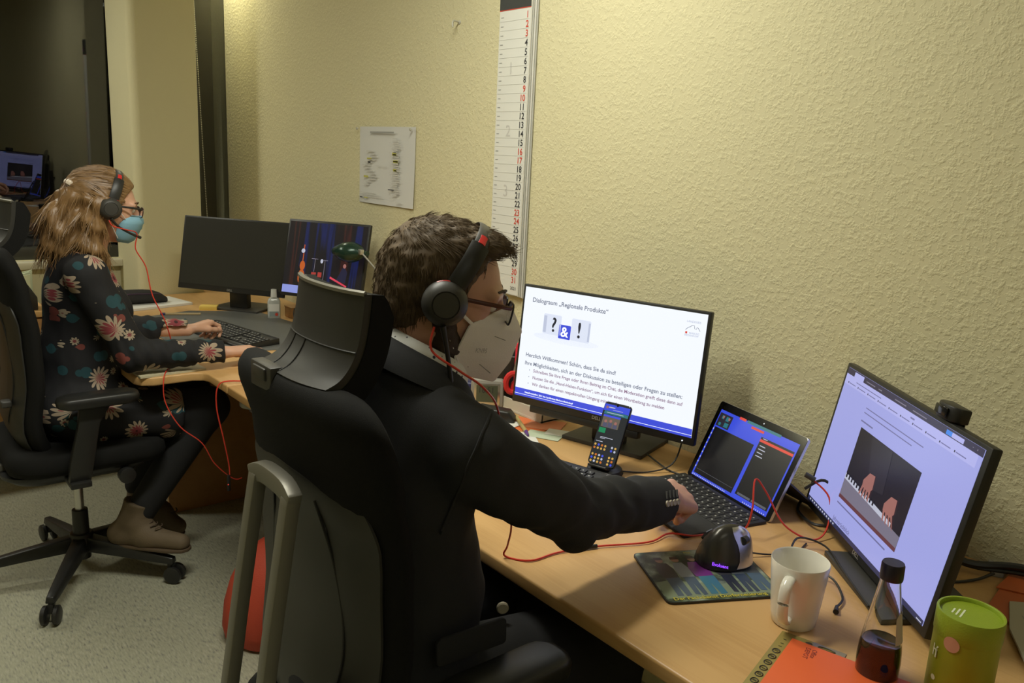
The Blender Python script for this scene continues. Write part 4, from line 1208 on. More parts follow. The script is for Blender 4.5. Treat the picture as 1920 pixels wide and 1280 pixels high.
sheet('loose white paper stack under the black pouch', 'paper stack', 'paper_stack', 1.10, 3.92, 12, 0.30, 0.21, 0.0003, M_PAPER, th=0.010)
po = thing('pencil_pouch', 'black zipped fabric pouch lying on white papers', 'pouch', fr((1.04, 3.93, DZ)))
MPo = fr((1.02, 3.93, DZ + 0.0105), math.radians(-4))
rg = []
for k in range(13):
    t_ = -1 + 2 * k / 12
    q = max(0.12, (1 - abs(t_) ** 3.2)) ** 0.5
    rg.append([(0.155 * t_, 0.055 * q * math.cos(a), 0.031 * q + 0.031 * q * math.sin(a)) for a in [2 * PI * j / 18 for j in range(18)]])
B().loft(rg, M=MPo).build('pouch_body', mat('pouch_black', (0.018, 0.017, 0.018), 0.75, bump=0.3, bscale=300), po, angle=80)
B().tube([(-0.12, -0.045, 0.045), (0, -0.05, 0.05), (0.12, -0.045, 0.045)], 0.0022, n=6, M=MPo).build('zip', mat('zip_purple', (0.05, 0.02, 0.06), 0.5), po)
t = thing('black_cable', 'thin black cable with a small puck beside the sanitizer bottle', 'cable', fr((1.55, 3.25, DZ)))
B().tube([(1.57, 3.33, DZ + 0.05), (1.52, 3.30, DZ + 0.055), (1.485, 3.22, DZ + 0.02), (1.50, 3.13, DZ + 0.005), (1.54, 3.10, DZ + 0.005)], 0.0025, n=6).build('lead', M_BLACK, t)
B().lathe([(0, 0), (0.024, 0), (0.025, 0.012), (0.018, 0.022), (0, 0.024)], 20, fr((1.56, 3.27, DZ))).build('puck', M_DARKG, t)
t = thing('wooden_box', 'small wooden box behind the sanitizer bottle under the concert monitor', 'box', fr((1.57, 3.38, DZ)))
B().box((1.565, 3.39, DZ + 0.022), (0.07, 0.07, 0.044)).build('body', M_BEECHV, t, bevel=0.003)
B().box((1.565, 3.39, DZ + 0.046), (0.074, 0.074, 0.006)).build('lid', M_BEECHV, t, bevel=0.002)
sheet('magazine lying on the desk edge under the woman\'s right arm', 'magazine', 'magazine', 0.81, 2.80, 3, 0.21, 0.24, 0.0004, mat('magazine_cover', (0.55, 0.50, 0.34), 0.5), th=0.006)
sheet('white sheet on the desk between the woman\'s arms', 'paper', 'white_sheet', 0.80, 3.10, -8, 0.15, 0.21, 0.0004, M_PAPER)

# ---------------------------------------------------------------- wall things
ca = thing('wall_calendar', 'tall narrow strip calendar with red and black day numbers on the wall', 'calendar', fr((WX, 2.08, 1.5)))
# local frame on the wall: x to the right (world -y), y up, z out of the wall (world -x)
MCa = axes(V((WX - 0.002, 2.083, 0)), (0, -1, 0), (0, 0, 1), (-1, 0, 0))
for k in range(4):
    B().box((0.004 * k - 0.002, 1.535 - 0.002 * k, 0.003 + 0.005 * (3 - k)), (0.150, 0.985, 0.003)).build('sheet', M_PAPER if k % 2 == 0 else mat('sheet_grey', (0.50, 0.50, 0.45), 0.7), ca, MCa)
zf = 0.0215
B().box((-0.003, 1.537, 0.0195), (0.150, 0.985, 0.003)).build('front_sheet', mat('calendar_paper', (0.72, 0.72, 0.66), 0.7), ca, MCa)
B().box((-0.003, 1.975, zf), (0.150, 0.108, 0.0012)).build('header', mat('header_dark', (0.035, 0.038, 0.036), 0.5), ca, MCa)
rl_ = B()
rl_.box((-0.003, 1.9200, zf), (0.150, 0.0025, 0.001))
rl_.build('header_rule', M_REDINK, ca, MCa)
for k, c_ in enumerate(((0.5, 0.05, 0.04), (0.35, 0.06, 0.25), (0.06, 0.08, 0.42))):
    B().box((0.042 + 0.009 * k, 1.955, zf + 0.001), (0.008, 0.020, 0.0005)).build('header_logo', mat('logo_patch', c_, 0.5), ca, MCa)
red = {1, 2, 3, 9, 10, 16, 17, 23, 24, 30, 31}
y0, dy = 1.8985, 0.02690
for d in range(1, 32):
    z_ = y0 - (d - 1) * dy
    text('day_number', str(d), 0.0275, M_REDINK if d in red else M_INK, ca, MCa @ Matrix.Translation((0.064, z_ - 0.008, zf + 0.0003)), 'RIGHT', bold=0.0004, sx=0.95)
b = B()
for d in range(1, 31):
    z_ = y0 - (d - 0.5) * dy
    b.box((-0.003, z_ + 0.002, zf), (0.142, 0.0006, 0.0004))
b.build('row_line', M_PALEINK, ca, MCa)['kind'] = 'stuff'
b = B()
for d in range(1, 32):
    z_ = y0 - (d - 1) * dy
    b.box((-0.064, z_ + 0.001, zf), (0.013, 0.0022, 0.0004))
b.build('weekday_mark', M_GREYINK, ca, MCa)['kind'] = 'stuff'
for n_, d in ((1, 6.6), (2, 13.6), (3, 20.5), (4, 27.4)):
    text('week_number', str(n_), 0.052, M_PALEINK, ca, MCa @ Matrix.Translation((-0.012, y0 - (d - 1) * dy - 0.018, zf + 0.0002)), 'CENTER')
text('month_lettering', 'Januar', 0.022, M_INK, ca, MCa @ Matrix.Translation((-0.068, 1.0605, zf + 0.0003)))
text('year_lettering', '2021', 0.0155, M_INK, ca, MCa @ Matrix.Translation((0.066, 1.0605, zf + 0.0003)), 'RIGHT')

po_ = thing('pinned_chart', 'white landscape sheet with a faint organisation chart pinned to the wall', 'poster', fr((WX, 2.87, 1.42)))
MPp = axes(V((WX - 0.002, 2.868, 1.420)), (0, -1, 0), (0, 0, 1), (-1, 0, 0))
rows_ = []
for i in range(9):
    v_ = -0.150 + 0.300 * i / 8
    rows_.append([(-0.208 + 0.416 * j / 10, v_, 0.002 + 0.006 * (1 - i / 8) ** 2 * (j / 10) + 0.002 * math.sin(j * 0.6)) for j in range(11)])
B().grid(rows_).build('sheet', mat('chart_paper', (0.66, 0.66, 0.63), 0.7), po_, MPp)


def prect(lst, m, nm):
    b_ = B()
    for (x, y, w, h) in lst:
        b_.box((x, y, 0.0115), (w, h, 0.0006))
    o_ = b_.build(nm, m, po_, MPp, smooth=False)
    if len(lst) > 1:
        o_['kind'] = 'stuff'
    return o_


random.seed(3)
prect([(-0.02, 0.128, 0.18, 0.006)], M_GREYINK, 'chart_title')
gl, yl = [], []
for k in range(26):
    gl.append((0.080 + 0.004 * (k % 5), 0.105 - 0.0085 * k, 0.030 + 0.022 * random.random(), 0.0045))
for k in range(13):
    gl.append((-0.110 + 0.03 * math.sin(k * 0.9), 0.055 - 0.011 * k, 0.032 + 0.03 * random.random(), 0.0045))
for k in range(18):
    gl.append((0.042 + 0.01 * (k % 3), 0.09 - 0.0125 * k, 0.014, 0.0015))
prect(gl + [(-0.02, 0.0, 0.09, 0.0015), (-0.13, -0.108, 0.12, 0.002), (-0.11, -0.116, 0.16, 0.002), (-0.10, -0.124, 0.19, 0.002), (0.11, -0.135, 0.04, 0.003)], M_PALEINK, 'chart_entries')
prect([(0.075, 0.048, 0.03, 0.012), (0.085, 0.02, 0.035, 0.010), (-0.115, 0.026, 0.035, 0.006), (0.08, -0.012, 0.025, 0.010), (-0.14, -0.045, 0.035, 0.008), (-0.140, -0.129, 0.03, 0.004)], mat('chart_yellow', (0.52, 0.50, 0.12), 0.7), 'chart_highlights')
prect([(-0.115, 0.012, 0.022, 0.005), (0.055, -0.088, 0.045, 0.004), (-0.178, -0.129, 0.02, 0.004)], M_INK, 'chart_dark_entries')
for x, y in ((-0.212, 0.142), (0.190, 0.140)):
    B().lathe([(0, 0.012), (0.005, 0.011), (0.006, 0.007), (0.002, 0.005), (0.001, 0)], 12, MPp @ Matrix.Translation((x, y, 0.006))).build('pin', M_LEG, po_)
hk = thing('wall_hook', 'small bent metal hook in the bare wall above the chart', 'hook', fr((WX, 2.41, 1.91)))
B().tube([(WX, 2.409, 1.912), (WX - 0.022, 2.409, 1.914), (WX - 0.030, 2.407, 1.907), (WX - 0.030, 2.405, 1.893)], 0.0032, n=8).build('hook_wire', M_LEG, hk)
B().lathe([(0, 0.004), (0.006, 0.003), (0.007, 0)], 14, fr((WX, 2.409, 1.912)) @ Matrix.Rotation(-PI / 2, 4, 'Y')).build('hook_plate', M_LEG, hk)

# ---------------------------------------------------------------- red backpack on the floor
bp = thing('backpack', 'red fabric backpack on the floor under the desk', 'backpack', fr((0.98, 2.24, 0)))
MBp = fr((0.958, 2.250, 0), math.radians(25)) @ Matrix.Diagonal((1, 1, 0.88, 1))
rg = []
for (z, a, b_, ox) in ((0.0, 0.13, 0.10, 0), (0.012, 0.150, 0.115, 0), (0.06, 0.158, 0.122, 0), (0.14, 0.155, 0.118, 0.005), (0.22, 0.140, 0.105, 0.012), (0.29, 0.112, 0.082, 0.02), (0.325, 0.075, 0.052, 0.025), (0.338, 0.03, 0.02, 0.028)):
    rg.append(msec(z, ox, 0, a, b_, 2.8, 32))
M_BAG = mat('red_fabric', (0.46, 0.055, 0.025), 0.7, bump=0.3, bscale=220, var=0.15)
B().loft(rg).build('bag_body', M_BAG, bp, MBp, angle=80)
B().loft([msec(z, -0.02, -0.112 - 0.02 * q, 0.10 * q2, 0.045 * q2, 3, 24) for (z, q, q2) in ((0.02, 0.2, 0.8), (0.03, 0.5, 1), (0.14, 0.5, 1), (0.17, 0.3, 0.9), (0.18, 0.2, 0.6))]).build('front_pocket', M_BAG, bp, MBp, angle=80)
B().tube([(-0.10, -0.11, 0.26), (-0.155, -0.12, 0.16), (-0.15, -0.10, 0.04)], 0.016, n=8, flat=(0.3, 1)).build('strap', mat('strap_dark_red', (0.25, 0.03, 0.02), 0.7), bp, MBp)
B().box((-0.105, -0.127, 0.245), (0.035, 0.012, 0.03)).build('buckle', M_BLACK, bp, MBp, bevel=0.004)
# ---------------------------------------------------------------- office chairs
M_FABRIC = mat('chair_fabric', (0.0095, 0.0095, 0.009), 0.9, spec=0.2, bump=0.35, bscale=900)
M_SHELL = mat('chair_shell', (0.026, 0.025, 0.021), 0.5, bump=0.08, bscale=900)


def interp(x, tab):
    for (a, fa), (b_, fb) in zip(tab, tab[1:]):
        if x <= b_:
            t_ = (x - a) / (b_ - a)
            t_ = t_ * t_ * (3 - 2 * t_)
            return fa + (fb - fa) * t_
    return tab[-1][1]


BX = [(0.46, -0.135), (0.60, -0.175), (0.75, -0.160), (0.90, -0.165), (1.02, -0.185), (1.14, -0.215)]
BW = [(0.46, 0.170), (0.60, 0.212), (0.80, 0.229), (1.02, 0.235), (1.10, 0.236), (1.15, 0.236)]


def back_sheet(z0, z1, ws, off, th, nz=22, ny=16, wrap=0.024):
    """closed curved slab: outer (rear) and inner faces"""
    rear, front = [], []
    zs_ = [z0 + (z1 - 0.07 - z0) * i / (nz - 8) for i in range(nz - 7)] + [z1 - 0.07 + 0.07 * math.sin(PI / 2 * k / 8) for k in range(1, 9)]
    for z in zs_:
        q_ = max(0.0, (z - (z1 - 0.07)) / 0.07)
        hw = interp(z, BW) * ws * (1 - 0.30 * (1 - math.sqrt(max(0.0, 1 - q_ * q_))))
        e = min(1.0, (z1 - z) / 0.05)
        rr_, ff_ = [], []
        for j in range(ny + 1):
            u = -1 + 2 * j / ny
            x = interp(z, BX) + off + wrap * abs(u) ** 2.2
            t_ = th * (1 - 0.75 * abs(u) ** 6) * (0.35 + 0.65 * math.sqrt(max(0.0, 1 - (1 - e) ** 2)))
            rr_.append((x - t_ * 0.35, hw * u, z))
            ff_.append((x + t_ * 0.65, hw * u, z))
        rear.append(rr_)
        front.append(ff_)
    b_ = B()
    rings = [rear[i] + front[i][::-1] for i in range(len(rear))]
    return b_.loft(rings)


def office_chair(label, F, base_rot, group):
    t = thing('office_chair', label, 'chair', F, group)
    # seat
    sc_ = []
    for (z, q) in ((0.445, 0.90), (0.455, 0.97), (0.475, 1.0), (0.505, 0.985), (0.520, 0.93), (0.526, 0.80)):
        sc_.append([(0.01 + x * q, y * q, z - 0.012 * max(0, (x - 0.1) / 0.14) ** 2) for x, y in rrect(0.47, 0.48, 0.09, 6)])
    B().loft(sc_).build('seat', M_FABRIC, t, F, angle=70)
    B().loft([[(x * q - 0.01, y * q, z) for x, y in rrect(0.46, 0.42, 0.10, 6)] for (z, q) in ((0.395, 0.55), (0.410, 0.85), (0.435, 0.98), (0.446, 0.98))]).build('seat_pan', M_BLACK, t, F, angle=60)
    back_sheet(0.47, 1.150, 1.0, 0.004, 0.074).build('backrest', M_FABRIC, t, F, angle=70)
    back_sheet(0.455, 1.00, 0.90, -0.020, 0.016, wrap=0.020).build('back_shell', M_SHELL, t, F, angle=50)
    # grey spine frame: two bars and a crossbar
    fb = B()
    for sy in (-1, 1):
        fb.tube([(-0.244, 0.058 * sy - 0.030, 0.990), (-0.258, 0.059 * sy - 0.030, 0.90), (-0.284, 0.060 * sy - 0.028, 0.72), (-0.296, 0.062 * sy - 0.024, 0.58), (-0.255, 0.062 * sy - 0.01, 0.47), (-0.13, 0.06 * sy, 0.425), (-0.02, 0.055 * sy, 0.415)],
                0.017, n=4, sub=5, rect=(0.0125, 0.011), up=(0, 1, 0))
    fb.tube([(-0.244, -0.1005, 0.985), (-0.242, -0.065, 0.998), (-0.242, 0.005, 0.998), (-0.244, 0.0405, 0.985)], 0.017, n=4, sub=4, rect=(0.015, 0.011), up=(0, 0, 1))
    fb.build('back_frame', M_ALU, t, F, bevel=0.003)
    for sy in (-1, 1):
        B().tube([(interp(z_, BX) - 0.0255 + 0.020 * abs(y_ / 0.2) ** 2.2, y_ * sy, z_) for y_, z_ in ((0.075, 0.97), (0.105, 0.88), (0.125, 0.78), (0.120, 0.69), (0.090, 0.61), (0.05, 0.53))], 0.0022, n=6).build('shell_seam', M_BLACK, t, F)
    B().box((-0.205, -0.125, 0.675), (0.03, 0.035, 0.022)).build('lumbar_lever', M_DARKG, t, F, bevel=0.006, seg=3)
    # headrest: curved plastic shell with a padded front
    hp = [(-0.222, 1.148), (-0.200, 1.158), (-0.182, 1.178), (-0.170, 1.205), (-0.163, 1.240), (-0.158, 1.282)]
    hp = [(p.x, p.y) for p in crom([(a, b_, 0) for a, b_ in hp], 4)]

    def hsheet(o0, o1, hw, z_in=0.0):
        rings = []
        for j in range(13):
            u = -1 + 2 * j / 12
            bend = 0.018 * abs(u) ** 2.4
            rn = []
            for side, off in ((0, o0), (1, o1)):
                seq = range(len(hp)) if side == 0 else range(len(hp) - 1, -1, -1)
                for i in seq:
                    a = V((hp[min(i + 1, len(hp) - 1)][0] - hp[max(i - 1, 0)][0], hp[min(i + 1, len(hp) - 1)][1] - hp[max(i - 1, 0)][1]))
                    a.normalize()
                    nx, nz = a.y, -a.x
                    e = min(i, len(hp) - 1 - i)
                    tt = off * (1.0 if off < 0.012 else (0.55 + 0.45 * min(1, e / 3)))
                    rn.append((hp[i][0] + nx * tt + bend, hw * u - 0.014, hp[i][1] + nz * tt))
            rings.append(rn)
        return B().loft(rings)
    hsheet(-0.004, 0.008, 0.106).build('headrest_shell', M_SHELL, t, F, angle=50, bevel=0)
    hsheet(0.008, 0.046, 0.108).build('headrest_pad', M_FABRIC, t, F, angle=70)
    def hpt(i, u, off=-0.0046):
        a = V((hp[min(i + 1, len(hp) - 1)][0] - hp[max(i - 1, 0)][0], hp[min(i + 1, len(hp) - 1)][1] - hp[max(i - 1, 0)][1]))
        a.normalize()
        return (hp[i][0] + a.y * off + 0.018 * abs(u) ** 2.4, 0.106 * u - 0.014, hp[i][1] - a.x * off)
    B().tube([hpt(11, -1 + k / 6) for k in range(13)], 0.0014, n=5, sub=1).build('headrest_seam', M_BLACK, t, F)
    for u_ in (0.15, 0.55):
        B().tube([hpt(i, u_) for i in range(1, 12)], 0.0010, n=5, sub=1).build('headrest_seam', M_BLACK, t, F)
    hr = B().tube([(hp[-1][0] - 0.003 + 0.018 * abs(u) ** 2.4, 0.104 * u - 0.014, hp[-1][1]) for u in [-1 + k / 6 for k in range(13)]], 0.0045, n=6, sub=1)
    hr.build('headrest_trim', M_ALU, t, F)
    B().box((-0.222, 0.040, 1.138), (0.022, 0.075, 0.040)).box((-0.234, 0.040, 1.144), (0.006, 0.045, 0.020)).build('headrest_bracket', M_DARKG, t, F, bevel=0.004)
    # arm rests
    for sy in (-1, 1):
        ap = B()
        ap.loft([[(0.02 + x * q, 0.275 * sy + y * q, z) for x, y in rrect(0.235, 0.085, 0.035, 5)] for (z, q) in ((0.678, 0.86), (0.684, 0.98), (0.698, 1.0), (0.708, 0.97), (0.712, 0.88))])
        a_ = ap.build('armrest', M_BLACK, t, F, angle=60)
        B().loft([[(cx + x, 0.275 * sy + y + dy, z) for x, y in ((-w, -0.014), (w, -0.014), (w, 0.014), (-w, 0.014))] for (z, cx, w, dy) in ((0.42, -0.045, 0.030, -0.02 * sy), (0.50, -0.038, 0.034, 0), (0.62, -0.012, 0.030, 0), (0.680, 0.010, 0.045, 0))]).build('arm_support', M_BLACK, a_, F, bevel=0.004)
        B().box((-0.045, 0.245 * sy, 0.43), (0.06, 0.09, 0.02)).build('arm_bracket', M_BLACK, a_, F, bevel=0.004)
    kb_ = B().cyl((0.10, -0.245, 0.415), (0.10, -0.215, 0.415), 0.026, n=20).build('adjusting_knob', M_BLACK, t, F, bevel=0.003)
    B().cyl((0.10, -0.22, 0.415), (0.10, -0.05, 0.415), 0.008, n=10).build('knob_shaft', M_BLACK, kb_, F)
    # gas lift and star base
    B().cyl((0, 0, 0.20), (0, 0, 0.41), 0.0145, n=18).build('gas_spring', M_SILVER, t, F)
    B().cyl((0, 0, 0.055), (0, 0, 0.235), 0.027, 0.025, n=22).build('lift_sleeve', M_BLACK, t, F, bevel=0.003)
    sb_ = B()
    sb_.cyl((0, 0, 0.085), (0, 0, 0.150), 0.045, 0.036, n=24)
    st_ = sb_.build('star_base', M_BLACK, t, F, bevel=0.004)
    for k in range(5):
        a = math.radians(base_rot + 72 * k)
        R_ = F @ Matrix.Rotation(a, 4, 'Z')
        B().loft([[(x, y, z) for y, z in ((-w, z0), (w, z0), (w * 0.7, z1), (-w * 0.7, z1))] for (x, w, z0, z1) in ((0.025, 0.028, 0.090, 0.140), (0.18, 0.023, 0.080, 0.116), (0.300, 0.018, 0.070, 0.096), (0.335, 0.015, 0.068, 0.090))]).build('star_leg', M_BLACK, t, R_, bevel=0.004)
        cs_ = B().cyl((0.325, 0, 0.055), (0.325, 0, 0.078), 0.009, n=12).box((0.325, 0, 0.050), (0.024, 0.016, 0.03)).build('caster', M_BLACK, t, R_)
        for sy in (-1, 1):
            B().lathe([(0, -0.009), (0.024, -0.009), (0.030, -0.005), (0.030, 0.005), (0.024, 0.009), (0, 0.009)], 24, Matrix.Translation((0.335, 0.0175 * sy, 0.0305)) @ Matrix.Rotation(PI / 2, 4, 'X')).build('wheel', M_BLACK, cs_, R_)
    return t


office_chair('black high-backed office chair with grey frame in which the man in the dark jacket sits', fr((0.715, 1.130, 0), 0.0), 20, 'office chairs')
office_chair('black high-backed office chair in which the woman in the flowered dress sits', fr((0.565, 2.945, 0), 0.0), -118, 'office chairs')

# ---------------------------------------------------------------- signed distance modelling for bodies


class SDF:
    def __init__(s, lo, hi, h):
        s.h = h
        s.lo = np.array(lo, np.float32)
        n = np.ceil((np.array(hi) - np.array(lo)) / h).astype(int) + 1
        s.ax = [np.arange(n[i], dtype=np.float32) * h + s.lo[i] for i in range(3)]
        s.d = np.full(n, 1.0, np.float32)

    def sub(s, lo, hi):
        sl = []
        for i in range(3):
            a = int(np.clip(np.floor((lo[i] - s.lo[i]) / s.h), 0, s.d.shape[i]))
            b_ = int(np.clip(np.ceil((hi[i] - s.lo[i]) / s.h) + 1, 0, s.d.shape[i]))
            sl.append(slice(a, b_))
        return tuple(sl)

    def pts(s, sl):
        return (s.ax[0][sl[0]][:, None, None], s.ax[1][sl[1]][None, :, None], s.ax[2][sl[2]][None, None, :])

    def merge(s, sl, e, k, op='u'):
        d = s.d[sl]
        if op == 'u':
            if k > 0:
                h_ = np.maximum(k - np.abs(d - e), 0) / k
                s.d[sl] = np.minimum(d, e) - h_ * h_ * k * 0.25
            else:
                s.d[sl] = np.minimum(d, e)
        else:
            e = -e
            if k > 0:
                h_ = np.maximum(k - np.abs(d - e), 0) / k
                s.d[sl] = np.maximum(d, e) + h_ * h_ * k * 0.25
            else:
                s.d[sl] = np.maximum(d, e)

    def cone(s, a, b_, ra, rb, k=0.02, op='u'):
        a, b_ = np.array(a, np.float32), np.array(b_, np.float32)
        m = max(ra, rb) + k + 3 * s.h
        sl = s.sub(np.minimum(a, b_) - m, np.maximum(a, b_) + m)
        if any(q.stop <= q.start for q in sl):
            return
        x, y, z = s.pts(sl)
        ab = b_ - a
        L2 = float(ab @ ab) + 1e-12
        t = np.clip(((x - a[0]) * ab[0] + (y - a[1]) * ab[1] + (z - a[2]) * ab[2]) / L2, 0, 1)
        e = np.sqrt((x - a[0] - ab[0] * t) ** 2 + (y - a[1] - ab[1] * t) ** 2 + (z - a[2] - ab[2] * t) ** 2) - (ra + (rb - ra) * t)
        s.merge(sl, e, k, op)

    def chain(s, pts, k=0.02):
        for (a, ra), (b_, rb) in zip(pts, pts[1:]):
            s.cone(a, b_, ra, rb, k)

    def ell(s, c, r, R=None, k=0.02, op='u'):
        c = np.array(c, np.float32)
        m = max(r) + k + 3 * s.h
        sl = s.sub(c - m, c + m)
        if any(q.stop <= q.start for q in sl):
            return
        x, y, z = s.pts(sl)
        x, y, z = x - c[0], y - c[1], z - c[2]
        if R is not None:
            u = [R[0][i] * x + R[1][i] * y + R[2][i] * z for i in range(3)]
        else:
            u = [x, y, z]
        k0 = np.sqrt(sum((u[i] / r[i]) ** 2 for i in range(3)))
        k1 = np.sqrt(sum((u[i] / (r[i] * r[i])) ** 2 for i in range(3))) + 1e-9
        s.merge(sl, k0 * (k0 - 1) / k1, k, op)

    def cut(s, p, n, rad):
        """remove everything beyond plane (p, n) within rad of p"""
        p, n = np.array(p, np.float32), np.array(n, np.float32)
        n = n / np.linalg.norm(n)
        sl = s.sub(p - rad, p + rad)
        x, y, z = s.pts(sl)
        s.d[sl] = np.maximum(s.d[sl], (x - p[0]) * n[0] + (y - p[1]) * n[1] + (z - p[2]) * n[2])

    def mesh(s, name):
        d = s.d
        nx, ny, nz = d.shape
        ins = d < 0
        c = np.zeros((nx - 1, ny - 1, nz - 1), np.uint8)
        for i in (0, 1):
            for j in (0, 1):
                for k in (0, 1):
                    c += ins[i:nx - 1 + i, j:ny - 1 + j, k:nz - 1 + k]
        act = np.argwhere((c > 0) & (c < 8))
        idx = -np.ones(c.shape, np.int64)
        idx[act[:, 0], act[:, 1], act[:, 2]] = np.arange(len(act))
        off = np.array([(i, j, k) for i in (0, 1) for j in (0, 1) for k in (0, 1)])
        dv = np.stack([d[act[:, 0] + o[0], act[:, 1] + o[1], act[:, 2] + o[2]] for o in off], 1)
        acc = np.zeros((len(act), 3))
        cnt = np.zeros(len(act))
        for a in range(8):
            for b_ in range(a + 1, 8):
                if np.abs(off[a] - off[b_]).sum() != 1:
                    continue
                da, db = dv[:, a], dv[:, b_]
                m = (da < 0) != (db < 0)
                t = np.where(m, da / (da - db + 1e-12), 0)
                p = off[a] + (off[b_] - off[a])[None, :] * t[:, None]
                acc += p * m[:, None]
                cnt += m
        v = (act + acc / cnt[:, None]) * s.h + s.lo
        faces = []
        for axis in range(3):
            o1 = [0, 0, 0]
            o1[axis] = 1
            a = ins[:nx - o1[0], :ny - o1[1], :nz - o1[2]]
            b_ = ins[o1[0]:, o1[1]:, o1[2]:]
            e = np.argwhere(a != b_)
            u, w = [(1, 2), (2, 0), (0, 1)][axis]
            ok = (e[:, u] >= 1) & (e[:, w] >= 1) & (e[:, u] < d.shape[u] - 1) & (e[:, w] < d.shape[w] - 1)
            e = e[ok]
            fl = a[e[:, 0], e[:, 1], e[:, 2]]
            q = []
            for du, dw in ((-1, -1), (0, -1), (0, 0), (-1, 0)):
                g = e.copy()
                g[:, u] += du
                g[:, w] += dw
                q.append(idx[g[:, 0], g[:, 1], g[:, 2]])
            q = np.stack(q, 1)
            q[~fl] = q[~fl][:, ::-1]
            faces.append(q)
        f = np.concatenate(faces)
        me = bpy.data.meshes.new(name)
        me.vertices.add(len(v))
        me.vertices.foreach_set('co', v.astype(np.float32).ravel())
        me.loops.add(len(f) * 4)
        me.loops.foreach_set('vertex_index', f.astype(np.int32).ravel())
        me.polygons.add(len(f))
        me.polygons.foreach_set('loop_start', np.arange(0, len(f) * 4, 4, dtype=np.int32))
        me.polygons.foreach_set('use_smooth', np.ones(len(f), bool))
        me.update(calc_edges=True)
        return me


def relax(me, n=2):
    nv = len(me.vertices)
    co = np.empty(nv * 3, np.float32)
    me.vertices.foreach_get('co', co)
    co = co.reshape(-1, 3)
    ed = np.empty(len(me.edges) * 2, np.int32)
    me.edges.foreach_get('vertices', ed)
    ed = ed.reshape(-1, 2)
    deg = np.bincount(ed.ravel(), minlength=nv).astype(np.float32)[:, None]
    for _ in range(n):
        for lam in (0.55, -0.57):
            acc = np.zeros_like(co)
            np.add.at(acc, ed[:, 0], co[ed[:, 1]])
            np.add.at(acc, ed[:, 1], co[ed[:, 0]])
            co = co + lam * (acc / np.maximum(deg, 1) - co)
    me.vertices.foreach_set('co', co.ravel())
    me.update()
    return me


def displace(me, fn):
    nv = len(me.vertices)
    no = np.empty(nv * 3, np.float32)
    co = np.empty(nv * 3, np.float32)
    me.vertices.foreach_get('normal', no)
    me.vertices.foreach_get('co', co)
    no, co = no.reshape(-1, 3), co.reshape(-1, 3)
    co = co + no * fn(co)[:, None]
    me.vertices.foreach_set('co', co.astype(np.float32).ravel())
    me.update()


def sdf_obj(s, name, m, parent, n=2):
    me = relax(s.mesh(name), n)
    me.materials.append(m)
    return link(name, me, parent)


def hand(s, W, f, n, side, curls, k=0.008, sc=1.0, thumb=((0.5, 0.35), (0.75, 0.1), (0.9, 0.0))):
    """W wrist, f finger direction, n back-of-hand normal, side = towards thumb. curls: per finger (mcp, pip, dip) degrees"""
    W, f, n, side = V(W), V(f).normalized(), V(n), V(side)
    n = (n - f * n.dot(f)).normalized()
    side = (side - f * side.dot(f) - n * side.dot(n)).normalized()
    kn = []
    for i, (o, fw) in enumerate(((0.030, 0.088), (0.010, 0.092), (-0.010, 0.088), (-0.028, 0.080))):
        p = W + side * (o * sc) + f * (fw * sc) + n * (0.004 if i in (1, 2) else 0)
        kn.append(p)
        s.cone(W + side * (o * 0.55 * sc) + f * 0.012, p, 0.0160 * sc, 0.0122 * sc, 0.010)
    ln = ((0.040, 0.025, 0.020), (0.045, 0.029, 0.021), (0.041, 0.027, 0.020), (0.032, 0.020, 0.018))
    tips = []
    for i in range(4):
        p = kn[i]
        ang = 0
        r0 = (0.0098, 0.0100, 0.0095, 0.0085)[i] * sc
        for j in range(3):
            ang += math.radians(curls[i][j])
            d = f * math.cos(ang) - n * math.sin(ang)
            q = p + d * (ln[i][j] * sc)
            s.cone(p, q, r0, r0 * 0.92, 0.0022)
            p = q
            r0 *= 0.92
        tips.append(p)
    p = W + side * (0.020 * sc) + f * (0.022 * sc) - n * 0.006
    for (a, b_), L, r0 in zip(thumb, (0.042, 0.032, 0.026), (0.0135, 0.0110, 0.0098)):
        d = (f * a + side * b_ - n * 0.35).normalized()
        q = p + d * (L * sc)
        s.cone(p, q, r0 * sc, r0 * 0.9 * sc, 0.008)
        p = q
    return tips


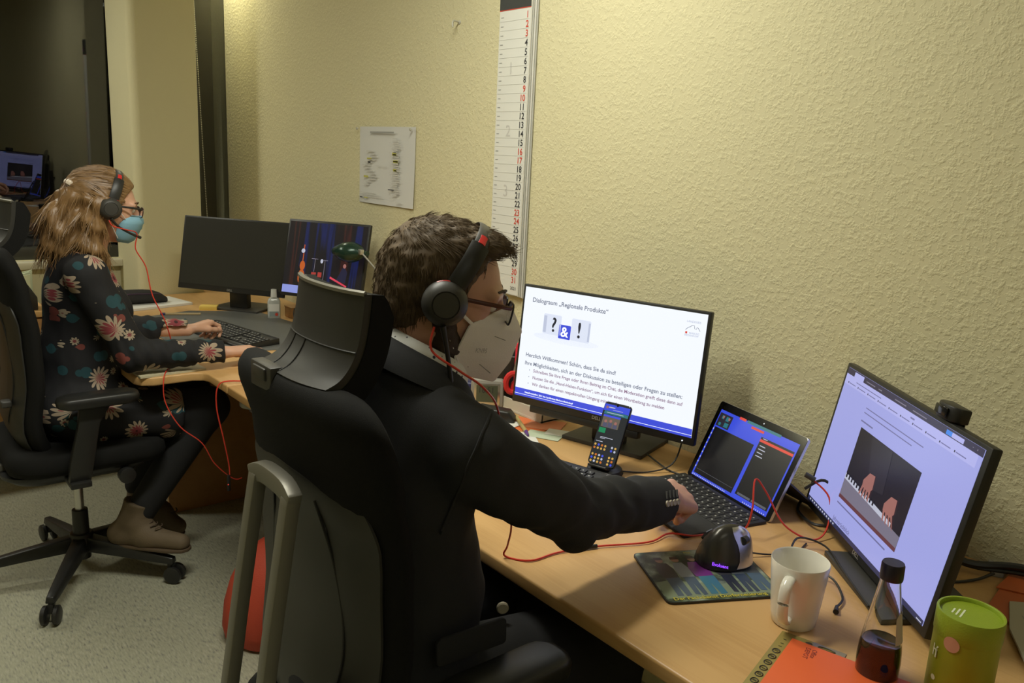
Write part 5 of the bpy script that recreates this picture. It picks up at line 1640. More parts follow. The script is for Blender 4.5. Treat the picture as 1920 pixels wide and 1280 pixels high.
def head_sdf(s, MH, female=False):
    R = [[MH[i][j] for j in range(3)] for i in range(3)]
    P = lambda x, y, z: tuple(MH @ V((x, y, z)))
    q = 0.94 if female else 1.0
    E = lambda c, r, k=0.02, op='u': s.ell(P(*[a * q for a in c]), [a * q for a in r], R, k, op)
    C = lambda a, b_, ra, rb, k=0.015, op='u': s.cone(P(*[c * q for c in a]), P(*[c * q for c in b_]), ra * q, rb * q, k, op)
    E((-0.010, 0, 0.024), (0.095, 0.075, 0.087), 0.0)
    E((0.025, 0, -0.028), (0.062, 0.057, 0.082), 0.03)
    E((0.048, 0, -0.090), (0.031, 0.030, 0.024), 0.03)
    for sy in (-1, 1):
        C((0.005, 0.050 * sy, -0.055), (0.046, 0.024 * sy, -0.090), 0.018, 0.017, 0.03)
        E((0.048, 0.034 * sy, -0.024), (0.019, 0.017, 0.020), 0.02)
        E((0.099, 0.031 * sy, 0.002), (0.016, 0.018, 0.012), 0.014, 's')
        E((-0.006, 0.075 * sy, -0.004), (0.020, 0.009, 0.032), 0.006)
        E((-0.002, 0.083 * sy, 0.000), (0.011, 0.005, 0.018), 0.004, 's')
        C((0.082, 0.012 * sy, 0.020), (0.074, 0.050 * sy, 0.017), 0.011, 0.009, 0.015)
        E((0.098, 0.009 * sy, -0.030), (0.009, 0.008, 0.008), 0.006)
    C((0.086, 0, 0.012), (0.108, 0, -0.026), 0.008, 0.0105, 0.010)
    C((0.090, -0.014, -0.056), (0.090, 0.014, -0.056), 0.006, 0.006, 0.006)
    C((0.088, -0.011, -0.067), (0.088, 0.011, -0.067), 0.0065, 0.0065, 0.006)


def fold_noise(scale, amp, stretch=(1, 1, 1), seed=0.0):
    def fn(co):
        return np.array([amp * noise.noise(V((c[0] * scale * stretch[0] + seed, c[1] * scale * stretch[1], c[2] * scale * stretch[2]))) for c in co], np.float32)
    return fn


def strands(b_, path_fn, n, r, seg=6, sides=3):
    for i in range(n):
        pts = path_fn(i)
        b_.tube(pts, (lambda t, rr=r * random.uniform(0.7, 1.2): rr * (1 - 0.75 * t)), n=sides, sub=1)


# ================================================================ the man
HM = Matrix.Translation((0.755, 1.085, 1.263)) @ Matrix.Rotation(math.radians(-30), 4, 'Z') @ Matrix.Rotation(math.radians(13), 4, 'Y')
hp_ = lambda x, y, z: HM @ V((x, y, z))
s = SDF((0.40, 0.74, 0.0), (1.46, 1.46, 1.42), 0.004)
head_sdf(s, HM)
s.cone(hp_(-0.030, 0, -0.055), (0.695, 1.105, 1.115), 0.056, 0.064, 0.03)
SR, ER, WR = (0.715, 0.94, 1.042), (0.935, 0.928, 0.893), (1.208, 0.955, 0.846)
SL, EL, WL = (0.735, 1.285, 1.050), (0.800, 1.370, 0.830), (0.930, 1.300, 0.655)
s.cone((0.685, 1.11, 1.11), SR, 0.055, 0.052, 0.05)
s.cone((0.685, 1.11, 1.11), SL, 0.055, 0.052, 0.05)
s.ell((0.680, 1.12, 0.95), (0.105, 0.155, 0.17), None, 0.05)
s.ell((0.690, 1.115, 0.76), (0.115, 0.145, 0.16), None, 0.05)
s.ell((0.665, 1.110, 0.610), (0.135, 0.165, 0.085), None, 0.05)
s.chain([(SR, 0.048), (ER, 0.040), (WR, 0.027)], 0.02)
s.chain([(SL, 0.048), (EL, 0.040), (WL, 0.027)], 0.02)
TIPS = hand(s, (1.216, 0.957, 0.845), (0.88, 0.34, -0.30), (-0.15, -0.55, 0.85), (0.25, 0.9, 0.3), ((38, 48, 22), (58, 72, 38), (70, 84, 45), (78, 86, 48)), sc=1.08)
hand(s, WL, (0.9, -0.1, -0.35), (0.3, 0, 0.95), (0, -1, 0), ((20, 25, 15),) * 4)
LEGS_M = []
for sy, yk in ((-1, 0.985), (1, 1.245)):
    ch_ = [((0.66, 1.11 + 0.09 * sy, 0.595), 0.082), ((1.10, yk, 0.575), 0.062), ((1.12, yk, 0.10), 0.042)]
    LEGS_M.append(ch_)
    s.chain(ch_, 0.03)
    s.cone((1.10, yk, 0.06), (1.27, yk, 0.045), 0.042, 0.035, 0.03)
man = sdf_obj(s, 'person', M_SKIN, None, 1)
tag(man, 'man in dark jacket and white mask reaching for the tablet keyboard', 'person')

# trousers and shoes
s = SDF((0.42, 0.84, 0.0), (1.34, 1.40, 0.72), 0.007)
s.ell((0.660, 1.110, 0.610), (0.150, 0.180, 0.092), None, 0.04)
for ch_ in LEGS_M:
    s.chain([(p, r_ + 0.014) for p, r_ in ch_], 0.04)
for yk in (0.985, 1.245):
    s.cut((1.12, yk, 0.10), (0, 0, -1), 0.07)
sdf_obj(s, 'trousers', mat('dark_trousers', (0.012, 0.012, 0.014), 0.85), man)
for yk in (0.985, 1.245):
    s = SDF((1.02, yk - 0.07, 0.0), (1.36, yk + 0.07, 0.16), 0.006)
    s.cone((1.09, yk, 0.055), (1.28, yk, 0.045), 0.050, 0.042, 0.0)
    s.cone((1.10, yk, 0.06), (1.11, yk, 0.12), 0.048, 0.046, 0.02)
    s.cut((1.18, yk, 0.006), (0, 0, -1), 0.3)
    sdf_obj(s, 'shoe', M_GLOSSB, man)

# jacket
M_JACKET = mat('jacket_wool', (0.027, 0.0275, 0.029), 0.85, spec=0.25, bump=0.35, bscale=1100)
s = SDF((0.44, 0.74, 0.44), (1.32, 1.50, 1.26), 0.006)
s.ell((0.672, 1.12, 0.95), (0.135, 0.185, 0.19), None, 0.0)
s.ell((0.685, 1.115, 0.76), (0.150, 0.172, 0.18), None, 0.06)
s.ell((0.675, 1.112, 0.60), (0.165, 0.195, 0.13), None, 0.06)
s.cone((0.668, 1.105, 1.128), SR, 0.062, 0.064, 0.04)
s.cone((0.680, 1.115, 1.128), SL, 0.062, 0.064, 0.04)
s.chain([(SR, 0.067), (V(SR).lerp(V(ER), 0.5), 0.064), (ER, 0.055), (V(ER).lerp(V(WR), 0.4), 0.052), (WR, 0.0435)], 0.012)
s.chain([(SL, 0.075), (EL, 0.064), (WL, 0.048)], 0.03)
s.cone((0.66, 1.105, 1.19), (0.80, 1.065, 1.22), 0.062, 0.085, 0.015, 's')
fd = V(WR) - V(ER)
s.cut(V(WR) - fd.normalized() * 0.022, fd, 0.11)
fdl = V(WL) - V(EL)
s.cut(WL, fdl, 0.10)
s.cut((0.68, 1.11, 0.475), (0, 0, -1), 0.3)
me = relax(s.mesh('jacket'), 2)
el = np.array(ER, np.float32)


def jfold(co):
    dist = np.linalg.norm(co - el, axis=1)
    ax = np.array(V(WR) - V(SR))
    ax = ax / np.linalg.norm(ax)
    t = (co - el) @ ax
    w = np.exp(-(dist / 0.16) ** 2)
    side = (co - el)[:, 2] * 18 + (co - el)[:, 1] * 10
    wob = fold_noise(14, 1.6, (1, 1, 1), 5.5)(co)
    d = 0.0065 * w * np.sin(t * 62 + side * 2.6 + wob * 2.2) * (0.4 + np.abs(wob))
    n1 = fold_noise(11, 0.007, (1, 1, 0.7), 3.1)(co)
    n2 = fold_noise(24, 0.0034, (1, 1, 0.6), 8.7)(co)
    return (d + n1 + n2).astype(np.float32)


displace(me, jfold)
me.materials.append(M_JACKET)
jk = link('jacket', me, man)
jc = np.empty(len(me.vertices) * 3, np.float32)
me.vertices.foreach_get('co', jc)
jc = jc.reshape(-1, 3)
for S_, E_ in ((SR, ER), (SL, EL)):
    ax = np.array((V(E_) - V(S_)).normalized() + V((0.1, (-1 if S_ is SR else 1) * 0.9, 0.1)))
    ax = ax / np.linalg.norm(ax)
    c0 = np.array(S_) + ax * 0.004
    rel = jc - c0
    near = (np.abs(rel @ ax) < 0.004) & (np.linalg.norm(rel, axis=1) < 0.15)
    P_ = jc[near]
    e1 = np.cross(ax, (0, 0, 1.0)); e1 /= np.linalg.norm(e1)
    e2 = np.cross(ax, e1)
    an = np.arctan2((P_ - c0) @ e2, (P_ - c0) @ e1)
    ring = []
    for k in range(28):
        a = -PI + 2 * PI * k / 28
        m_ = np.abs((an - a + PI) % (2 * PI) - PI) < 0.12
        if m_.any():
            ring.append(V(P_[m_].mean(0)))
    top = [p for p in ring if p.z > S_[2] - 0.085]
    if len(ring) > 12:
        ks = sorted(range(len(ring)), key=lambda i: ring[i].z)
        B().tube(ring, 0.0022, n=6, sub=2, closed=True).build('sleeve_seam', M_JACKET, jk)


def collar(name, m, c, nrm, fwd, rx, ry, h0, out, a0, a1, th, parent, flare=0.0, n=40, dip=0.0):
    """standing band round the neck; a = 0 is at the nape"""
    nrm = V(nrm).normalized()
    fwd = (V(fwd) - nrm * V(fwd).dot(nrm)).normalized()
    lat = nrm.cross(fwd)
    rings = []
    for k in range(n + 1):
        a = math.radians(a0 + (a1 - a0) * k / n)
        e = abs(a) / PI
        d = -fwd * math.cos(a) * rx + lat * math.sin(a) * ry
        dn = d.normalized()
        base = V(c) + d - nrm * (dip * e * e)
        hh = h0 * (1 - 0.25 * e)
        rings.append([base, base + nrm * hh, base + nrm * hh + dn * th, base + nrm * (hh * 0.55) + dn * (th + out * (1 - 0.3 * e)), base - nrm * (hh * 0.25) + dn * (th + out + flare * e)])
    return B().loft(rings).build(name, m, parent, angle=60)


CN = (0.32, -0.07, 0.94)
m_sh, nt, p = node_mat('dotted_white_shirt')
tc = nt.nodes.new('ShaderNodeTexCoord')
vo = nt.nodes.new('ShaderNodeTexVoronoi')
vo.inputs['Scale'].default_value = 75
vo.inputs['Randomness'].default_value = 0.35
rp = ramp(nt, [(0.17, (0.03, 0.03, 0.05)), (0.22, (0.72, 0.72, 0.68))])
nt.links.new(tc.outputs['Object'], vo.inputs['Vector'])
nt.links.new(vo.outputs['Distance'], rp.inputs[0])
nt.links.new(rp.outputs[0], p.inputs['Base Color'])
p.inputs['Roughness'].default_value = 0.8
collar('shirt_collar', m_sh, (0.722, 1.092, 1.158), CN, (1, -0.2, 0), 0.072, 0.069, 0.034, 0.010, -168, 168, 0.003, man, 0.004, dip=0.03)
collar('jacket_collar', M_JACKET, (0.715, 1.096, 1.146), CN, (1, -0.2, 0), 0.082, 0.080, 0.036, 0.020, -140, 140, 0.005, jk, 0.022, dip=0.045)
# flap pocket, hem button, cuff buttons
M_BUTTON = mat('horn_button', (0.36, 0.32, 0.24), 0.3)
fx = fd.normalized()
upv = V((0, 0, 1)) - fx * fx.z
upv.normalize()
lat = fx.cross(upv)
for k in range(4):
    nrm = (V((-0.35, -0.80, 0.28)) - fx * V((-0.35, -0.80, 0.28)).dot(fx)).normalized()
    ctr = V(WR) - fx * (0.036 + 0.0125 * k)
    c_ = ctr + nrm * (0.0470 + 0.0006 * k)
    MBn = axes(c_, fx, nrm.cross(fx), nrm)
    bt_ = B().lathe([(0, -0.004), (0.0058, -0.004), (0.0062, 0.0005), (0.0052, 0.0022), (0.0035, 0.0014), (0, 0.0014)], 16, MBn).build('cuff_button', M_BUTTON, jk)
    B().box((0, 0.016, -0.001), (0.0015, 0.014, 0.003), MBn).build('buttonhole', mat('buttonhole_thread', (0.09, 0.09, 0.09), 0.8), bt_)
B().prism(rrect(0.13, 0.045, 0.008), -0.003, 0.004, axes((0.715, 0.921, 0.735), (1, -0.06, 0), (0.0, 0.06, 0.99), (-0.06, -0.99, 0.06))).build('pocket_flap', M_JACKET, jk, bevel=0.002)
B().lathe([(0, -0.004), (0.0105, -0.004), (0.011, 0.001), (0.009, 0.003), (0, 0.002)], 18, axes((0.852, 1.012, 0.702), V((0.85, -0.5, 0)).normalized(), (0, 0, 1), V((-0.5, -0.85, 0)).normalized())).build('front_button', M_BUTTON, jk)

# hair
M_HAIRM = mat('brown_hair', (0.115, 0.080, 0.046), 0.6, spec=0.25, var=0.35, vscale=60)
s = SDF((0.58, 0.93, 1.14), (0.92, 1.25, 1.44), 0.004)
R = [[HM[i][j] for j in range(3)] for i in range(3)]
s.ell(hp_(-0.012, 0, 0.027), (0.0995, 0.0805, 0.0915), R, 0.0)
s.ell(hp_(-0.052, 0, -0.035), (0.051, 0.061, 0.058), R, 0.03)
s.cone(hp_(0.048, -0.035, 0.090), hp_(0.048, 0.035, 0.090), 0.021, 0.021, 0.03)
s.cone(hp_(0.074, -0.025, 0.084), hp_(0.074, 0.030, 0.084), 0.013, 0.013, 0.025)
s.ell(hp_(0.085, 0, -0.010), (0.062, 0.12, 0.098), R, 0.015, 's')
s.ell(hp_(0.030, 0, -0.075), (0.060, 0.14, 0.075), R, 0.015, 's')
s.ell(hp_(-0.08, 0, -0.135), (0.09, 0.12, 0.055), R, 0.015, 's')
me = relax(s.mesh('hair'), 1)
displace(me, lambda co: fold_noise(70, 0.004, (1, 1, 1))(co))
me.materials.append(M_HAIRM)
hr_ = link('hair', me, man)
co = np.empty(len(me.vertices) * 3, np.float32)
me.vertices.foreach_get('co', co)
no = np.empty(len(me.vertices) * 3, np.float32)
me.vertices.foreach_get('normal', no)
co, no = co.reshape(-1, 3), no.reshape(-1, 3)
HMi = HM.inverted()
random.seed(5)
crown = V((-0.070, 0.0, 0.090))
b = B()
for i in range(5200):
    k = random.randrange(len(co))
    p = V(co[k])
    nn = V(no[k])
    l = HMi @ p
    if l.z < -0.075 or (l.x > 0.03 and l.z < 0.06):
        continue
    d = l - crown
    d.x += 0.02
    if l.x > 0.0 and l.z > 0.07:
        d = V((1.0, 0.35 * random.uniform(-1, 1), -0.15))
    elif l.z < 0.07:
        d = V((0.25, 0, -1.0)) + V((random.uniform(-.3, .3), random.uniform(-.3, .3), 0))
    d = (HM.to_3x3() @ d).normalized()
    d = (d - nn * d.dot(nn) * 0.85).normalized()
    L = random.uniform(0.012, 0.026) * (1.1 if l.x > 0.03 else 1.0)
    p0 = p - nn * 0.002
    b.tube([p0, p0 + d * L * 0.5 + nn * 0.0035, p0 + d * L + nn * random.uniform(0.001, 0.0045)], lambda t: 0.0008 * (1 - 0.8 * t), n=3, sub=1)
o = b.build('hair_strands', M_HAIRM, hr_)
o['kind'] = 'stuff'
# beard along the jaw
M_BEARD = mat('dark_beard', (0.045, 0.028, 0.016), 0.6, bump=0.6, bscale=700, var=0.3, vscale=90)
s = SDF((0.62, 0.95, 1.08), (0.92, 1.22, 1.30), 0.004)
for sy in (-1, 1):
    s.chain([(hp_(0.006, 0.064 * sy, 0.0), 0.010), (hp_(0.006, 0.060 * sy, -0.04), 0.016), (hp_(0.018, 0.050 * sy, -0.072), 0.021), (hp_(0.052, 0.026 * sy, -0.098), 0.021)], 0.02)
s.ell(hp_(0.052, 0, -0.096), (0.040, 0.036, 0.028), R, 0.02)
me = relax(s.mesh('beard'), 1)
displace(me, lambda co: fold_noise(110, 0.003)(co))
me.materials.append(M_BEARD)
link('beard', me, man)


def eyes_glasses(HMx, q, parent, frame_m, temple_m, lens_m, eye_col, brow_m):
    for sy in (-1, 1):
        e_ = B().lathe([(0.0115 * math.sin(a), 0.0115 * math.cos(a)) for a in [PI * k / 10 for k in range(11)]], 16, HMx @ Matrix.Translation((0.0745 * q, 0.031 * sy * q, 0.001))).build('eye', mat('eye_white', (0.7, 0.66, 0.6), 0.2), parent)
        B().lathe([(0, 0.0008), (0.0035, 0.0006), (0.005, 0.0)], 14, HMx @ Matrix.Translation((0.0858 * q, 0.031 * sy * q, 0.001)) @ Matrix.Rotation(PI / 2, 4, 'Y')).build('iris', mat('iris', eye_col, 0.2), e_)
        B().tube([HMx @ V((0.094 * q, 0.012 * sy, 0.024 * q)), HMx @ V((0.092 * q, 0.030 * sy, 0.030 * q)), HMx @ V((0.078 * q, 0.048 * sy, 0.025 * q))], 0.0032, n=6, flat=(0.7, 1.0)).build('eyebrow', brow_m, parent)
    g = B()
    X = 0.108 * q
    for sy in (-1, 1):
        g.tube([HMx @ V((X - 0.10 * abs(y) ** 1.2 * 0.25, y, z)) for y, z in [(a + 0.033 * sy * q, c - 0.003) for a, c in rrect(0.050 * q, 0.034 * q, 0.012, 4)]], 0.0016, n=6, sub=1, closed=True)
    g.tube([HMx @ V((X, -0.009, 0.004)), HMx @ V((X + 0.002, 0, 0.006)), HMx @ V((X, 0.009, 0.004))], 0.0015, n=6)
    gl_ = g.build('glasses', frame_m, parent)
    for sy in (-1, 1):
        B().tube([HMx @ V((X - 0.004, 0.058 * sy * q, 0.008)), HMx @ V((X - 0.03, 0.074 * sy * q, 0.009)), HMx @ V((0.03, 0.080 * sy * q, 0.008)), HMx @ V((-0.01, 0.082 * sy * q, 0.008)), HMx @ V((-0.03, 0.080 * sy * q, -0.012))], 0.0026, n=6, flat=(1.3, 0.6)).build('temple', temple_m, gl_)
        B().add([HMx @ V((X - 0.10 * abs(y) ** 1.2 * 0.25, y, z)) for y, z in [(a + 0.033 * sy * q, c - 0.003) for a, c in rrect(0.048 * q, 0.032 * q, 0.011, 4)]], [tuple(range(20))]).build('lens', lens_m, gl_)
    return gl_


M_LENS = mat('lens', (0.85, 0.85, 0.95), 0.02, trans=1.0, ior=1.12)
eyes_glasses(HM, 1.0, man, M_BLACK, mat('temple_dark_red', (0.08, 0.018, 0.012), 0.35), M_LENS, (0.10, 0.12, 0.12), M_BEARD)

# white folded respirator mask
M_MASK = mat('white_mask', (0.82, 0.79, 0.75), 0.75, bump=0.15, bscale=500)


def mask_shell(prof, parent, m, name, HMx, ridge):
    """prof rows: (z, x_front, x_side, y_side); ridge sharpens the centre fold"""
    outer, inner = [], []
    for (z, xf, xs, ys, zs) in prof:
        ro, ri = [], []
        for j in range(25):
            u = -1 + 2 * j / 24
            au = abs(u)
            if ridge:
                x = xf + (xs - xf) * (au ** 1.1)
                y = ys * math.copysign(au ** 0.95, u)
            else:
                x = xs + (xf - xs) * math.cos(au * PI / 2) ** 0.9
                y = ys * math.sin(u * PI / 2)
            zz = z + (zs - z) * au
            ro.append(HMx @ V((x, y, zz)))
            ri.append(HMx @ V((x - 0.002, y * 0.985, zz)))
        outer.append(ro)
        inner.append(ri)
    rings = [outer[i] + inner[i][::-1] for i in range(len(prof))]
    return B().loft(rings).build(name, m, parent, angle=35 if ridge else 60)


prof = [(0.006, 0.114, 0.084, 0.036, -0.008), (-0.030, 0.142, 0.048, 0.066, -0.030), (-0.034, 0.1435, 0.0455, 0.068, -0.034), (-0.085, 0.138, 0.036, 0.068, -0.080), (-0.090, 0.1365, 0.0365, 0.067, -0.085), (-0.124, 0.122, 0.044, 0.054, -0.112), (-0.127, 0.118, 0.048, 0.050, -0.116)]
mk = mask_shell(prof, man, M_MASK, 'face_mask', HM, True)
for sy in (-1, 1):
    B().tube([HM @ V((0.050, 0.064 * sy, -0.030)), HM @ V((0.025, 0.077 * sy, -0.014)), HM @ V((-0.008, 0.084 * sy, 0.010))], 0.0018, n=6, flat=(1.6, 0.6)).tube([HM @ V((0.046, 0.060 * sy, -0.098)), HM @ V((0.020, 0.074 * sy, -0.060)), HM @ V((-0.010, 0.082 * sy, -0.030))], 0.0015, n=6).build('ear_loop', M_MASK, mk)
B().box((0, 0, 0), (0.026, 0.0012, 0.0010), HM @ Matrix.Translation((0.100, -0.0405, -0.045)) @ Matrix.Rotation(math.radians(-37), 4, 'Z')).build('weld_line', M_GREYINK, mk)
B().box((0, 0, 0), (0.028, 0.0012, 0.0010), HM @ Matrix.Translation((0.090, -0.0425, -0.098)) @ Matrix.Rotation(math.radians(-37), 4, 'Z') @ Matrix.Rotation(math.radians(18), 4, 'Y')).build('weld_line', M_GREYINK, mk)
MT_ = HM @ axes((0.062, -0.0625, -0.072), V((0.80, 0.60, 0)).normalized(), (0, 0, 1), V((0.60, -0.80, 0)).normalized())
text('mask_lettering', 'KN95', 0.011, M_GREYINK, mk, MT_ @ Matrix.Translation((0, 0, 0.0045)))


# ---------------------------------------------------------------- headsets
def headset(label, HMx, q, side, lean, boom, cable, dup_cable=None):
    t = thing('headset', label, 'headset', HMx @ Matrix.Translation((0, 0, -0.01)), 'headsets')
    yc = 0.083 * q
    ML_ = HMx @ Matrix.Rotation(math.radians(lean), 4, 'Y')
    pts = []
    for k in range(17):
        a = PI * k / 16
        pts.append((-0.004, -math.cos(a) * (yc + 0.012), 0.012 + math.sin(a) ** 0.8 * (0.112 * q)))
    B().tube(pts[3:14], 0.0120, n=8, sub=2, flat=(1.0, 0.26), M=ML_, up=(1, 0, 0)).build('headband', M_DARKG, t)
    UPX = ML_.to_3x3() @ V((1, 0, 0))
    for sy in (-1, 1):
        i0 = 0 if sy < 0 else 16
        st_ = [ML_ @ V(p) for p in (pts[0:5] if sy < 0 else pts[12:17])]
        B().tube(st_, 0.0155, n=8, sub=2, flat=(1.0, 0.24), up=UPX).build('slider_arm', M_BLACK, t)
        pc_ = ML_ @ V(pts[3 if sy < 0 else 13])
        B().tube([ML_ @ V(pts[4 if sy < 0 else 12]), ML_ @ V(pts[5 if sy < 0 else 11])], 0.0145, n=8, sub=3, flat=(0.55, 0.30), up=UPX).build('red_joint', M_REDP, t)
        Mc = HMx @ Matrix.Translation((-0.004, (yc - 0.006) * sy, -0.004)) @ Matrix.Rotation(-PI / 2 * sy, 4, 'X')
        B().lathe([(0, 0.0), (0.030, 0.0), (0.0345, 0.004), (0.0345, 0.010), (0.030, 0.013)], 28, Mc).build('ear_cushion', M_FABRIC, t)
        c_ = B().lathe([(0.031, 0.011), (0.0355, 0.013), (0.0345, 0.022), (0.026, 0.031), (0.0215, 0.0335), (0.0205, 0.0320), (0.019, 0.0335), (0, 0.0345)], 32, Mc).build('ear_cup', M_DARKG, t)
        B().tube([Mc @ V((0.0345 * math.cos(a), 0.0345 * math.sin(a), 0.0185)) for a in [math.radians(-90 * 1 - 35 + 70 * k / 8) if sy > 0 else math.radians(90 - 35 + 70 * k / 8) for k in range(9)]], 0.0016, n=6, sub=1).build('red_trim', M_REDP, c_)
        if sy == side:
            B().tube([HMx @ V(p) for p in boom], lambda t_: 0.0052 - 0.0016 * math.sin(PI * t_), n=10).build('microphone_boom', M_BLACK, t)
    B().tube(cable, 0.0019, n=6).build('cable', M_REDCABLE, t)
    return t


e0 = HM @ V((-0.012, -0.105, -0.040))
headset('black headset with red trim on the man\'s head', HM, 1.0, -1, 20, [(0.000, -0.106, -0.036), (0.012, -0.104, -0.062), (0.030, -0.099, -0.105), (0.046, -0.094, -0.150)],
        [e0, e0 + V((-0.006, -0.004, -0.035)), V((0.705, 0.965, 1.165)), V((0.745, 0.955, 1.135)), V((0.800, 0.985, 1.080)), V((0.835, 1.015, 0.98)), V((0.885, 1.04, 0.85)), V((0.918, 1.085, 0.775)), V((0.925, 1.100, DZ + 0.004)), V((0.955, 1.06, DZ + 0.003)), V((1.02, 1.055, DZ + 0.003)), V((1.10, 1.03, DZ + 0.004)), V((1.20, 0.985, DZ + 0.004)), V((1.262, 0.985, DZ + 0.006)), V((1.29, 0.945, DZ + 0.010)), V((1.335, 0.925, DZ + 0.012)), V((1.385, 0.895, DZ + 0.016)), V((1.395, 0.885, DZ + 0.06)), V((1.425, 0.905, DZ + 0.115)), V((1.44, 0.885, DZ + 0.09)), V((1.455, 0.845, DZ + 0.03)), V((1.49, 0.80, DZ + 0.006)), V((1.535, 0.795, DZ + 0.02)), V((1.565, 0.815, DZ + 0.075)), V((1.560, 0.860, DZ + 0.105))])
# in-line plug pieces of that cable
hs_ = [o for o in bpy.data.objects if o.name.startswith('headset') and o.parent is None][-1]
B().cyl((1.552, 0.868, DZ + 0.112), (1.562, 0.850, DZ + 0.103), 0.006, n=10).build('plug', M_DARKG, hs_)
B().cyl((1.06, 1.043, DZ + 0.005), (1.10, 1.030, DZ + 0.005), 0.004, n=10).build('inline_joint', M_BLACK, hs_)

# ================================================================ the woman
HW = Matrix.Translation((0.705, 2.94, 1.262)) @ Matrix.Rotation(math.radians(-4), 4, 'Z') @ Matrix.Rotation(math.radians(10), 4, 'Y')
wp = lambda x, y, z: HW @ V((x, y, z))
s = SDF((0.38, 2.56, 0.0), (1.22, 3.34, 1.42), 0.004)
head_sdf(s, HW, True)
s.cone(wp(-0.028, 0, -0.050), (0.640, 2.945, 1.105), 0.046, 0.050, 0.025)
wSR, wER, wWR = (0.600, 2.790, 1.060), (0.705, 2.725, 0.808), (0.985, 2.685, 0.794)
wSL, wEL, wWL = (0.620, 3.100, 1.060), (0.745, 3.140, 0.810), (0.985, 3.050, 0.800)
s.cone((0.625, 2.945, 1.100), wSR, 0.046, 0.044, 0.05)
s.cone((0.625, 2.945, 1.100), wSL, 0.046, 0.044, 0.05)
s.ell((0.610, 2.945, 0.955), (0.092, 0.130, 0.16), None, 0.05)
for dy in (-0.065, 0.065):
    s.ell((0.685, 2.945 + dy, 0.930), (0.050, 0.052, 0.052), None, 0.04)
s.ell((0.595, 2.945, 0.76), (0.098, 0.120, 0.15), None, 0.05)
s.ell((0.570, 2.945, 0.615), (0.140, 0.170, 0.090), None, 0.05)
s.chain([(wSR, 0.040), (wER, 0.034), (wWR, 0.022)], 0.02)
s.chain([(wSL, 0.040), (wEL, 0.034), (wWL, 0.022)], 0.02)
hand(s, (0.990, 2.685, 0.794), (0.97, 0.02, -0.02), (0.05, 0.0, 1.0), (0.0, 1.0, 0.0), ((14, 26, 16), (16, 28, 18), (18, 30, 18), (20, 30, 18)), sc=0.92, thumb=((0.8, 0.55), (0.95, 0.25), (1.0, 0.1)))
hand(s, (0.992, 3.050, 0.802), (0.86, 0.42, 0.10), (-0.3, 0.15, 0.93), (0.35, -0.93, 0.1), ((35, 60, 35), (55, 70, 40), (60, 75, 40), (60, 75, 40)), sc=0.92, thumb=((0.85, 0.45), (1.0, 0.05), (1.0, -0.1)))
WLEG = [[((0.60, 2.855, 0.585), 0.080), ((0.965, 2.800, 0.575), 0.056), ((0.715, 2.835, 0.205), 0.040)], [((0.60, 3.035, 0.585), 0.080), ((0.975, 3.010, 0.570), 0.056), ((0.800, 3.100, 0.220), 0.040)]]
for ch_ in WLEG:
    s.chain(ch_, 0.03)
s.cone((0.708, 2.832, 0.165), (0.800, 2.735, 0.138), 0.028, 0.016, 0.02)
s.cone((0.795, 3.095, 0.17), (0.870, 3.030, 0.090), 0.028, 0.016, 0.02)
wom = sdf_obj(s, 'person', mat('skin_fair', (0.64, 0.37, 0.255), 0.5, sss=0.12, bump=0.06, bscale=260, var=0.08, vscale=25), None, 2)
tag(wom, 'woman in dark flowered dress and blue mask typing at the corner desk', 'person')


